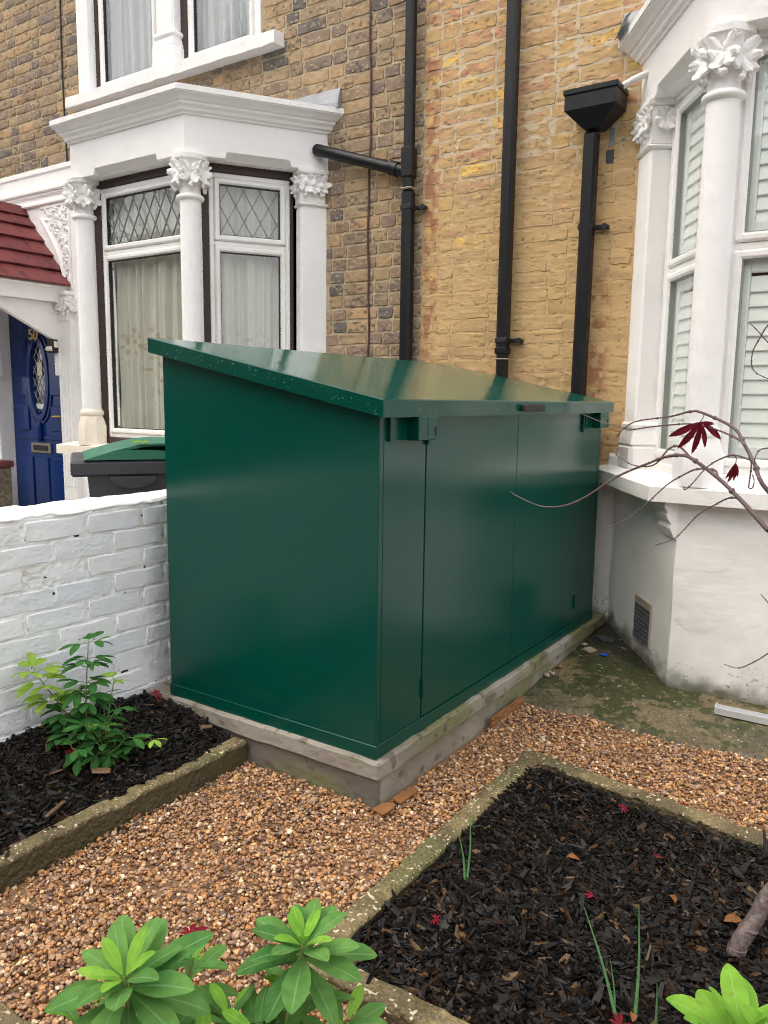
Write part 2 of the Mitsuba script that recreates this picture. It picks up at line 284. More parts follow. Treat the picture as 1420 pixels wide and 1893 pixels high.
leafmat('m_leaf_brown', (.20, .085, .03), (.30, .14, .06), (.34, .18, .09), .5, .3)
leafmat('m_spike', (.06, .17, .06), (.11, .25, .10), (.13, .26, .10), .4, .3)

# ------------------------------------------------------------------ setting: ground, beds, gravel, path
GZ = -0.145
struct('ground', bx(-60, 60, -60, 2.2, -.75, -.30), 'm_ground')
struct('road', bx(-60, 60, -14.5, -4.6, -.30, -.27), 'm_asphalt')
struct('pavement', bx(-60, 60, -4.55, -2.75, -.30, -.16), 'm_ground')
struct('gravel_bed', bx(-.56, 3.4, -1.16, 1.035, -.30, GZ-.013), 'm_gravel_base')
struct('neighbour_yard', bx(-9, -1.30, -2.7, 2.19, -.30, -.15), 'm_ground')
gx, gy = np.meshgrid(np.linspace(-.02, 3.4, 120), np.linspace(.93, 2.19, 60))
edge = 1.02+.02*np.sin(gx*7)+.012*np.sin(gx*23+1)
gyy = edge+(2.19-edge)*(gy-.93)/(2.19-.93)
gz = -.056-.0645*(2.2-gyy)-.05*np.clip((edge+.05-gyy)/.05, 0, 1)**1.5-.006*meshkit.noise(np.stack([gx*4, gyy*4, 0*gx], -1).reshape(-1, 3)).reshape(gx.shape)
V = np.stack([gx, gyy, gz], -1).reshape(-1, 3); n0, n1 = gx.shape
I = np.arange(n0*n1).reshape(n0, n1); F = np.stack([I[:-1, :-1], I[:-1, 1:], I[1:, 1:], I[1:, :-1]], -1).reshape(-1, 4)
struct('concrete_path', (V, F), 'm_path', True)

def bed_sheet(x0, x1, y0, y1, h, n=60):
    gx, gy = np.meshgrid(np.linspace(x0, x1, n), np.linspace(y0, y1, n)); gz = h(gx, gy)
    V = np.stack([gx, gy, gz], -1).reshape(-1, 3); I = np.arange(n*n).reshape(n, n)
    return V, np.stack([I[:-1, :-1], I[:-1, 1:], I[1:, 1:], I[1:, :-1]], -1).reshape(-1, 4)
LX = -.60                                                       # inner side of the left kerb
hl = lambda x, y: -.085+.075*np.clip((LX-x)/.48, 0, 1)+.012*np.sin(x*13+y*9)
hr = lambda x, y: -.135+.020*np.sin(x*5+1)*np.sin(y*6)
hf = lambda x, y: -.15+0*x
struct('planting_bed', bed_sheet(-1.085, LX+.01, -2.6, -.015, hl), 'm_soil', True)
struct('planting_bed', bed_sheet(.31, 2.6, -.66, .50, hr), 'm_soil', True)
struct('planting_bed', bed_sheet(-1.08, 2.6, -2.74, -1.19, hf), 'm_soil', True)

def kerb(pts, w0, w1, z0, z1, label, seed):
    """kerb along pts (centre line), half width w, slightly worn"""
    P = np.array(pts, float); t = (P[1]-P[0])/np.linalg.norm(P[1]-P[0]); nn = np.array([-t[1], t[0]]); L = np.linalg.norm(P[1]-P[0]); k = max(8, int(L/.02)); V = []; prof = [(-w0, z0), (-w0, z1-.012), (-w0+.004, z1-.004), (-w0+.012, z1), (w1-.012, z1), (w1-.004, z1-.004), (w1, z1-.012), (w1, z0)]
    for s in np.linspace(0, L, k):
        for a, z in prof: V.append((*(P[0]+t*s+nn*a), z))
    m = len(prof); F = []
    for i in range(k-1):
        for j in range(m): q = (j+1) % m; F += [(i*m+j, i*m+q, (i+1)*m+q), (i*m+j, (i+1)*m+q, (i+1)*m+j)]
    for i, s in ((0, 1), ((k-1)*m, -1)):
        for q in range(1, m-1): F.append((i, i+q, i+q+1)[::s])
    me = trimesh.Trimesh(np.array(V), F, process=False); trimesh.repair.fix_normals(me)
    v = np.array(me.vertices); v += .009*(np.stack([meshkit.noise(v*f+seed) for f in (21, 23, 26)], -1)-.5)+.004*(np.stack([meshkit.noise(v*f+seed+5) for f in (71, 83, 76)], -1)-.5)
    me.vertices = v
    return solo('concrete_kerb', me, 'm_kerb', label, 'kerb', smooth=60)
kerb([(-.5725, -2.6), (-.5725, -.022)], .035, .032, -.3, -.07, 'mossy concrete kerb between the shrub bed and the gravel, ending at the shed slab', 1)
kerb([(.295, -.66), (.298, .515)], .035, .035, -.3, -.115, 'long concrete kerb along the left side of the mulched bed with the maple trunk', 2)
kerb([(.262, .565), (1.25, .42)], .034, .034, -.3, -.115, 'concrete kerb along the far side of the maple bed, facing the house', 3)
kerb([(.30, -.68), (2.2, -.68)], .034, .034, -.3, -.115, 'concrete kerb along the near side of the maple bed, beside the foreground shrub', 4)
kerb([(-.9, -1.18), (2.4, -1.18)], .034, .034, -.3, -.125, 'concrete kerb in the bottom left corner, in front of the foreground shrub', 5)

def stones(n, xy, size, hseed=3):
    r = np.random.default_rng(hseed); temps = []
    for i in range(24):
        p = r.normal(size=(15, 3)); p /= np.linalg.norm(p, axis=1, keepdims=True); h = trimesh.convex.convex_hull(p*r.uniform(.82, 1.08, (15, 1))); trimesh.repair.fix_normals(h); temps.append((np.array(h.vertices), np.array(h.faces)))
    VV, FF, UU, o = [], [], [], 0
    for i in range(n):
        v, f = temps[r.integers(24)]; x, y, z, s = *xy[i], size[i]
        sc = np.array([r.uniform(.85, 1.3), r.uniform(.75, 1.0), r.uniform(.5, .8)])*s
        A = trimesh.transformations.random_rotation_matrix(r.random(3))[:3, :3]; c, q = math.cos(a := r.uniform(0, 6.28)), math.sin(a)
        B = np.array([[c, -q, 0], [q, c, 0], [0, 0, 1]]) @ trimesh.transformations.rotation_matrix(r.normal(0, .45), (1, 0, 0))[:3, :3]
        w = (v @ A.T * sc) @ B.T + (x, y, z)
        VV.append(w); FF.append(f+o); o += len(v); UU.append(np.tile(r.random(2), (len(v), 1)))
    return (np.vstack(VV), np.vstack(FF)), np.vstack(UU)
slab_box = sbox(-1.1, .03, -.03, 2.2)
grav = Polygon([(-.545, -1.15), (2.2, -1.15), (2.2, -.705), (.258, -.705), (.258, .60), (1.3, .455), (1.8, .42), (2.2, .42), (2.2, 1.07), (1.5, 1.045), (1.1, 1.075), (.7, 1.04), (.35, 1.07), (.1, 1.045), (.03, 1.06), (.03, -.02), (-.545, -.02)])
gp = []; r = np.random.default_rng(11); minx, miny, maxx, maxy = grav.bounds
from shapely import contains_xy
EY2 = EYE[:2]
def want(x, y): return 1.0
for layer, (zz, cnt) in enumerate(((GZ-.010, 44000), (GZ-.006, 38000), (GZ-.001, 23000))):
    c = np.column_stack([r.uniform(minx, maxx, cnt), r.uniform(miny, maxy, cnt)]); c = c[contains_xy(grav.buffer(-.004), c[:, 0], c[:, 1])]
    c = c[c[:, 0] < 1.75]
    gp.append(np.column_stack([c, zz+.004*r.normal(size=len(c))+.006*np.sin(c[:, 0]*9)*np.sin(c[:, 1]*8)]))
gp = np.vstack(gp); 
gm, guv = stones(len(gp), gp, np.clip(np.random.default_rng(5).lognormal(math.log(.0061), .27, len(gp)), .004, .012)*np.where(np.random.default_rng(6).random(len(gp)) < .06, 1.3, 1))
put('gravel', gm, 'm_gravel', None, True, guv, kind='stuff', label='brown and cream pea gravel spread between the beds and the slab')

def chips(n, pts, seed, big=1.0):
    r = np.random.default_rng(seed); VV, FF, UU, o = [], [], [], 0
    for i in range(n):
        L = r.gamma(3, .0054)*big+.005; W = min(L*.7, r.uniform(.003, .0105)*big); t = r.uniform(.0012, .0042)
        k = 4; xs = np.linspace(-L, L, k); w = W*np.array([r.uniform(.15, .8), r.uniform(.8, 1.1), r.uniform(.8, 1.1), r.uniform(.1, .7)]); sh = r.normal(0, W*.25, k); bend = r.normal(0, .12)
        v = []
        for j in range(k):
            z = bend*(xs[j]**2)/L
            v += [(xs[j], sh[j]-w[j], z-t), (xs[j], sh[j]+w[j], z-t), (xs[j]*.97, sh[j]+w[j]*.85, z+t), (xs[j]*.97, sh[j]-w[j]*.85, z+t)]
        f = []
        for j in range(k-1):
            for q in range(4): q2 = (q+1) % 4; f += [(j*4+q, j*4+q2, j*4+4+q2), (j*4+q, j*4+4+q2, j*4+4+q)]
        f += [(0, 2, 1), (0, 3, 2), (12, 13, 14), (12, 14, 15)]
        A = trimesh.transformations.euler_matrix(r.normal(0, .38), r.normal(0, .26), r.uniform(0, 6.28))[:3, :3]
        VV.append(np.array(v) @ A.T + pts[i]); FF.append(np.array(f)+o); o += 16; UU.append(np.tile(r.random(2), (16, 1)))
    return (np.vstack(VV), np.vstack(FF)), np.vstack(UU)
def scatter(x0, x1, y0, y1, n, h, seed, keep=None, lift=.004):
    r = np.random.default_rng(seed); c = np.column_stack([r.uniform(x0, x1, n), r.uniform(y0, y1, n)])
    if keep is not None: c = c[keep(c[:, 0], c[:, 1])]
    return np.column_stack([c, h(c[:, 0], c[:, 1])+lift+r.uniform(0, .010, len(c))])
pt = scatter(.34, 2.0, -.64, .50, 16500, hr, 21, lambda x, y: (y < .535-.147*(x-.3)-.045) & (y > -.65))
m, u = chips(len(pt), pt, 22); pt2 = scatter(.34, 2.0, -.64, .50, 7000, hr, 27, lambda x, y: (y < .535-.147*(x-.3)-.045) & (y > -.65), .008); m2, u2 = chips(len(pt2), pt2, 28, .42); m = (np.vstack([m[0], m2[0]]), np.vstack([m[1], m2[1]+len(m[0])])); u = np.vstack([u, u2]); put('bark_mulch', m, 'm_mulch', None, False, u, kind='stuff', label='wet black bark mulch filling the maple bed')
pt = scatter(-1.07, -.585, -1.75, -.02, 10500, hl, 23)
m, u = chips(len(pt), pt, 24); put('bark_mulch', m, 'm_mulch', None, False, u, kind='stuff', label='wet black bark mulch around the shrub by the white wall')
pt = scatter(-1.0, 2.3, -2.2, -1.23, 2600, hf, 25)
m, u = chips(len(pt), pt, 26, 1.3); put('bark_mulch', m, 'm_mulch', None, False, u, kind='stuff', label='bark mulch in the front bed under the foreground shrub')

# ------------------------------------------------------------------ shed slab
slab = thing('concrete_slab', 'low pale concrete slab carrying the green shed, green with algae on its long side', 'slab')
def slabpart(x0, x1, y0, y1, z0, z1, seed, b=.006):
    m = bx(x0, x1, y0, y1, z0, z1, b); m = m.subdivide_to_size(.035); return rough(m, .007, 14, seed)
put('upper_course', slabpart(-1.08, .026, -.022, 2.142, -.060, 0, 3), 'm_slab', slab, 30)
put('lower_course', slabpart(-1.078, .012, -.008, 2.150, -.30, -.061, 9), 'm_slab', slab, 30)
solo('timber_strip', jitter(bx(.034, .048, .74, 1.04, -.16, -.110, .004).subdivide_to_size(.05), .0015, 4), 'm_wood', 'orange brown timber strip tucked along the foot of the shed slab at the gravel edge', 'timber')
def rag(pts, z, t=.004, seed=0):
    m = prism(Polygon(pts), 0, t).subdivide_to_size(.015); m.vertices[:, 2] += .006*meshkit.noise(np.array(m.vertices)*40+seed); m.apply_translation((0, 0, z)); return m
solo('wood_piece', rag([(.03, -.055), (.075, -.07), (.085, -.02), (.06, .01), (.035, -.01)], GZ+.010), 'm_wood', 'small curled orange piece of wood on the gravel, nearest the slab corner', 'wood')
solo('wood_piece', rag([(.045, .03), (.085, .02), (.09, .115), (.062, .135)], GZ+.012, seed=3), 'm_wood', 'orange strip of wood lying on the gravel beside the slab, further from its corner', 'wood')

# ------------------------------------------------------------------ storage shed
W, Ls = .947, 2.0
shed = thing('storage_shed', 'dark green metal bicycle shed with sloping lid and double doors on the concrete slab', 'shed')
zt = lambda x: 1.120-.2045*(x-.043)      # lid top plane
zb = lambda x: zt(x)-.030
put('side_panel', xzprism([(-W, .045), (-.004, .045), (-.004, zb(0)), (-W, zb(-W))], 0, .018), 'm_green', shed)
put('side_panel', xzprism([(-W, .045), (-.004, .045), (-.004, zb(0)), (-W, zb(-W))], Ls-.018, Ls), 'm_green', shed)
put('back_panel', bx(-W, -W+.018, .0185, Ls-.0185, .045, zb(-W)), 'm_green', shed)
put('skirt', cat_([bx(-W-.004, .004, -.004, .02, .001, .045, .0015), bx(-W-.004, .004, Ls-.02, Ls+.004, .001, .045, .0015), bx(-.02, .004, .0205, Ls-.0205, .001, .045, .0015)]), 'm_green', shed)
put('corner_post', bx(-.03, 0, .0002, .0245, .045, 1.085, .002), 'm_green', shed); put('corner_post', bx(-.03, 0, Ls-.0245, Ls-.0002, .045, 1.085, .002), 'm_green', shed)
put('fixed_panel', bx(-.02, -.001, .027, .2715, .046, 1.085, .0012), 'm_green', shed)
put('door', bx(-.02, 0, .2775, .9875, .049, 1.083, .0015), 'm_green', shed)
put('door', bx(-.02, 0, .9905, 1.7195, .049, 1.083, .0015), 'm_green', shed)
put('fixed_panel', bx(-.02, -.001, 1.7225, 1.9745, .046, 1.085, .0012), 'm_green', shed)
put('frame', cat_([bx(-.06, -.024, .03, 1.97, .05, .08), bx(-.05, -.024, .25, .30, .05, 1.06), bx(-.05, -.024, 1.70, 1.745, .05, 1.06), bx(-.05, -.024, .97, 1.01, .05, 1.06)]), 'm_shed_dark', shed)
for y0, y1, hy in ((.046, .262, .2735), (1.742, 1.985, 1.716)):
    h = put('lock_cover', cat_([bx(.0005, .045, y0+.105, y0+.16, 1.002, 1.076, .002), bx(.0005, .045, y0+.1603, y1, 1.002, 1.076, .002), bx(.0005, .010, y0, y0+.0035, 1.002, 1.076), bx(.0005, .010, y0+.004, y0+.1045, 1.002, 1.006)]), 'm_green', shed)
    put('recess_plate', bx(.0005, .003, y0+.004, y0+.1045, 1.0065, 1.0755), 'm_green', h)
    kh = cat_([trimesh.creation.cylinder(.0075, .002, sections=14), bx(-.0035, .0035, -.024, 0, -.001, .001)])
    put('keyhole', place(kh, (.0458, (y0+.21), 1.037), (0, 1, 0), (0, 0, 1), (1, 0, 0)), 'm_rubber', h)
    put('hinge', tube([(.006, hy, .985), (.006, hy, 1.078)], .0065, 10), 'm_green', shed, True)
for hy in (.2745, 1.7205): put('hinge', tube([(.004, hy, .12), (.004, hy, .185)], .005, 10), 'm_green', shed, True)
# lid
def lidpts(x0, x1, y0, y1, c):
    P = []
    for x, sx in ((x0, 1), (x1, -1)):
        for y, sy in ((y0, 1), (y1, -1)):
            z = zt(x); P += [(x+sx*c, y+sy*c, zt(x+sx*c)+.009), (x, y, z+.006), (x, y, z-.044)]
    return P
put('lid', hull(lidpts(-.973, .043, -.044, Ls+.044, .003)), 'm_green_lid', shed)
hd = put('handle', bx(.0435, .062, .905, 1.115, 1.088, 1.116, .004), 'm_rubber', shed)
r = np.random.default_rng(9); dm = []
for i in range(90):
    q = r.random()
    s = r.uniform(.0010, .0021)
    if q < .55: x = r.uniform(-.95, .03); c = (x, -.0445, zt(x)-r.uniform(0, .040)) ; e = (s, s*.5, s)
    elif q < .8: c = (.0435, r.uniform(-.03, .9), r.uniform(1.085, 1.115)); e = (s*.5, s, s)
    else: x = r.uniform(-.9, .0); y = r.uniform(-.02, 1.2); c = (x, y, zt(x)+.0088); e = (s*1.5, s*1.5, s*.6)
    d = trimesh.creation.icosphere(1, 1.0); d.vertices = d.vertices*e+c; dm.append(d)
put('rain_droplet', cat_(dm), 'm_drop', shed, True, kind='stuff')

# ------------------------------------------------------------------ bricks
def brick_mesh(w, h, d, r, wob=.0022, bev=.005):
    """front face towards -y, centred on x,z; y from d (in the wall) to about 0"""
    a, b = w/2, h/2; nx = 3
    per = [(-a, -b)]+[(-a+w*t, -b) for t in (.25, .5, .75)]+[(a, -b), (a, 0)]+[(a, b)]+[(a-w*t, b) for t in (.25, .5, .75)]+[(-a, b), (-a, 0)]
    per = np.array(per)+r.normal(0, wob, (12, 2)); c = per.mean(0); L = np.abs(per).max(0)
    inset = per-np.sign(per)*np.minimum(bev, np.abs(per)*.5)*r.uniform(.6, 1.5, (12, 1)); corner = [0, 4, 6, 10]; per[corner] *= (1-.003/L)
    dy = r.normal(0, wob*.5, 12)
    V = [(x, d, z) for x, z in per]+[(x, bev*.9, z) for x, z in per]+[(x, y, z) for (x, z), y in zip(inset, dy)]+[(-a*.5, -.0008, 0), (a*.5, -.0008+r.normal(0, .0006), 0)]
    F = []
    for k in (0, 12):
        for i in range(12): j = (i+1) % 12; F += [(k+i, k+j, k+12+j), (k+i, k+12+j, k+12+i)]
    for i in range(12):
        j = (i+1) % 12; mx = (per[i][0]+per[j][0])/2; F.append((24+i, 24+j, 36 if mx < 0 else 37))
    F += [(24+2, 37, 36), (24+8, 36, 37)]
    return np.array(V), np.array(F)
def courses(x0, x1, z0, z1, g, s, j, bond, r, phase=0.0):
    out = []; k = 0; z = z0
    while z < z1-.02:
        x = x0-r.uniform(0, .03)+phase; i = k % 2
        if bond == 'stretcher' and k % 2: x -= (s+j)/2
        if bond == 'flemish' and k % 2: x -= (s-(s-j)/2)/2+.05
        x -= 2*(s+j)
        while x < x1:
            L = s if bond == 'stretcher' or i % 2 == 0 else (s-j)/2; L *= r.uniform(.97, 1.03); i += 1
            a, b = max(x, x0), min(x+L, x1)
            if b-a > .025: out.append((a, b, z+j/2+r.normal(0, .0012), min(z+g-j/2+r.normal(0, .0012), z1)))
            x += L+j
        z += g; k += 1
    return out
def clip(rects, holes):
    out = []
    for a, b, c, d in rects:
        p = sbox(a, c, b, d)
        for h in holes:
            if p.intersects(h): p = p.difference(h)
        if p.is_empty or p.area < 4e-4: continue
        for q in (getattr(p, 'geoms', None) or [p]):
            A, C, B, D = q.bounds
            if B-A > .02 and D-C > .02 and q.area > .8*(B-A)*(D-C): out.append((A, B, C, D))
    return out

def put_brick_uv(name, vf, m, parent, r):
    # split the vertices so that the flat face and the chamfers keep their own normals
    v, f = vf; front = f.max(1) >= 24; front &= f.min(1) >= 24; a = f[~front]; b = f[front]; ib = np.unique(b); mp = {k: len(v)+i for i, k in enumerate(ib)}
    V = np.vstack([v, v[ib]]); Fq = np.vstack([a, np.vectorize(mp.get)(b)]); put(name, (V, Fq), m, parent, True, np.tile(r.random(2), (len(V), 1)))
YF = 2.2                          # plane of the house fronts
def facade(house, rects, matb, inview, proud, r, wob, bev, parent):
    vis = [q for q in rects if inview(q)]; dist = lambda q: np.linalg.norm([(q[0]+q[1])/2-EYE[0], YF-EYE[1], (q[2]+q[3])/2-EYE[2]])
    vis.sort(key=dist); parts = set(vis[:298]); VV, FF, UU, o = [], [], [], 0
    for q in rects:
        a, b, c, d = q; v, f = brick_mesh(b-a, d-c, .03, r, wob, bev); v = v+((a+b)/2, YF-proud-abs(r.normal(0, .0012)), (c+d)/2)
        uv = np.tile(r.random(2), (len(v), 1))
        if q in parts: put_brick_uv('brick', (v, f), matb, parent, r)
        else: VV.append(v); FF.append(f+o); UU.append(uv); o += len(v)
    put('brickwork', (np.vstack(VV), np.vstack(FF)), matb, parent, True, np.vstack(UU), kind='stuff')

BL, BR, DIV, TOP = -1.915, .045, -1.205, 6.2
rb = np.random.default_rng(31)
house = thing('terraced_house', 'brown brick terraced house with a white bay window, red porch canopy and blue front door', 'house')
house2 = thing('terraced_house', 'ochre brick terraced house with the white bay window at the right edge', 'house')

fwin = sbox(-4.405, 3.45, -2.475, 5.3); bayL = sbox(-4.0, .8, -1.95, 2.6); doorh = sbox(-5.78, -.29, -4.775, 1.94)
wl = Polygon([(-9.5, -.3), (DIV, -.3), (DIV, TOP), (-9.5, TOP)]).difference(unary_union([fwin, bayL, doorh]))
wkL = put('wall', xzprism(wl, YF, YF+.24), 'm_mortar_dark', house)
rects = clip(courses(-9.3, DIV-.004, 1.00, 5.4, .0775, .222, .010, 'flemish', rb), [sbox(-4.42, 3.40, -2.465, 5.4), sbox(-9.4, -.3, -4.0, 3.0), sbox(-4.2, -.3, -1.925, 2.905)])
facade(house, rects, 'm_brick_dark', lambda q: (q[0] > -6.7 and q[2] > 2.9 and q[3] < 4.55) or (q[0] > -2.6 and q[2] > 1.3 and q[3] < 4.1), .0038, rb, .0019, .0045, wkL)
wr = Polygon([(DIV, -.3), (6.5, -.3), (6.5, TOP), (DIV, TOP)]).difference(sbox(.2, .8, 1.95, 2.6))
wkR = put('wall', xzprism(wr, YF, YF+.24), 'm_mortar_yellow', house2)
rects = clip(courses(DIV+.002, 4.0, .74, 5.2, .0775, .222, .009, 'flemish', rb), [sbox(.06, -.3, 2.06, 2.905)])
facade(house2, rects, 'm_brick_yellow', lambda q: q[1] < .3 and q[3] < 4.0 and (q[2] > 1.13 or q[0] > -.25), .0006, rb, .0030, .0026, wkR)
put('plinth', rough(bx(DIV+.02, .09, YF-.016, YF+.002, -.2, .735, .004).subdivide_to_size(.08), .006, 9), 'm_render', house2, 30)
put('mortar_fillet', rough(bx(-.015, .06, YF-.03, YF+.001, .736, .86, .01).subdivide_to_size(.025), .02, 25), 'm_render', house2, 40)

# ------------------------------------------------------------------ bays
U1, U2 = .5, 1.60; VF = .741
FP = [(0, 0), (U1, -VF), (U2, -VF), (U1+U2, 0)]
def capital(at, zc0, zc1, rad, seed, square=None):
    """leafy capital between zc0 and zc1; square = (half width, half depth, ex, ey) for a pilaster"""
    r = np.random.default_rng(seed); H = zc1-zc0; ms = []
    def blob(c, d, L, w, t, nrm):
        b = trimesh.creation.icosphere(2, 1.0); v = np.array(b.vertices); d = d/np.linalg.norm(d); nrm = nrm-d*(nrm@d); nrm /= np.linalg.norm(nrm); s = np.cross(nrm, d)
        v[:, 1] *= 1-.55*np.clip(-v[:, 0], 0, 1); g = 1-.22*np.cos(v[:, 1]*9)
        v = (v*[L, w, t])@np.array([d, s, nrm])+c+np.outer(.5*L*np.clip(v[:, 0], -.2, 1)**2*g, nrm)
        b.vertices = v+r.normal(0, .0011, v.shape); b.vertices = np.array(b.vertices)+.004*(np.stack([meshkit.noise(np.array(b.vertices)*f) for f in (70, 83, 96)], -1)-.5); return b
    def cluster(c, out, scale):
        upv = np.array([0, 0, 1.]); sd = np.cross(upv, out)
        for a in (-150, -95, -40, 40, 95, 150):
            a = math.radians(a+r.normal(0, 9)); d = math.cos(a)*upv+math.sin(a)*sd+.25*out
            ms.append(blob(c+.026*scale*d, d, .029*scale, .0165*scale, .0085*scale, out))
        for k in range(3): b = trimesh.creation.icosphere(1, .0085*scale); b.apply_translation(c+out*.012+sd*r.normal(0, .007)+upv*(-.05*scale+r.normal(0, .008))); ms.append(b)
    for q in range(26):
        if square is None: a = r.uniform(0, 6.28); o_ = np.array([math.cos(a), math.sin(a), 0]); zz = r.uniform(.30, .86); c_ = np.array(at)+o_*rad*(1.02+.42*max(0, zz-.45))+np.array([0, 0, zc0+zz*H])
        else:
            o_ = -np.array(square[3]) if q % 2 else (np.array(square[2])*(1 if q % 4 else -1)); zz = r.uniform(.18, .82); c_ = np.array(at, float)+np.array([0, 0, zc0+zz*H])+(o_*square[1]*1.0+np.array(square[2])*square[0]*r.uniform(-.95, .95) if q % 2 else o_*square[0]*1.0+np.array(square[3])*square[1]*r.uniform(-.9, .9))
        a = r.uniform(0, 6.28); ms.append(blob(c_, math.cos(a)*np.array([0, 0, 1.])+math.sin(a)*np.cross([0, 0, 1.], o_), .022, .013, .009, o_))
    if square is None:
        ms.append(revolve([(rad*.98, zc0), (rad*.98, zc0+.3*H), (rad*1.12, zc0+.62*H), (rad*1.45, zc0+.86*H), (rad*1.55, zc0+.9*H), (0, zc0+.9*H)], 24, at))
        for k in range(7):
            a = k*2*math.pi/7+.25; o = np.array([math.cos(a), math.sin(a), 0]); cluster(np.array(at)+o*(rad*1.22)+np.array([0, 0, zc0+(.57 if k % 2 else .52)*H]), o, 1.45)
        n = 8; pl = [(math.cos(a)*rad*1.78, math.sin(a)*rad*1.78) for a in np.arange(n)*2*math.pi/n+math.pi/8]
        ab = prism(pl, zc1-.028, zc1); ab.apply_translation(at); ms.append(ab)
    else:
        hw, hd, ex, ey = square; o = np.array(at, float)
        def B(a0, a1, b0, b1, z0, z1, bv=.004): return place(bx(a0, a1, b0, b1, z0, z1, bv), o, ex, ey, (0, 0, 1))
        ms += [B(-hw*.98, hw*.98, -hd*.98, hd, zc0, zc1-.03), B(-hw*1.16, hw*1.16, -hd-.022, hd, zc1-.03, zc1)]
        for sx in (-.62, 0, .62): cluster(o+np.array(ex)*hw*sx-np.array(ey)*(hd+.004)+np.array([0, 0, zc0+.56*H]), -np.array(ey), 1.22)
        for sx in (-1, 1): cluster(o+np.array(ex)*(hw*sx+.003*sx)+np.array([0, 0, zc0+.56*H]), sx*np.array(ex), 1.2)
    return cat_(ms)

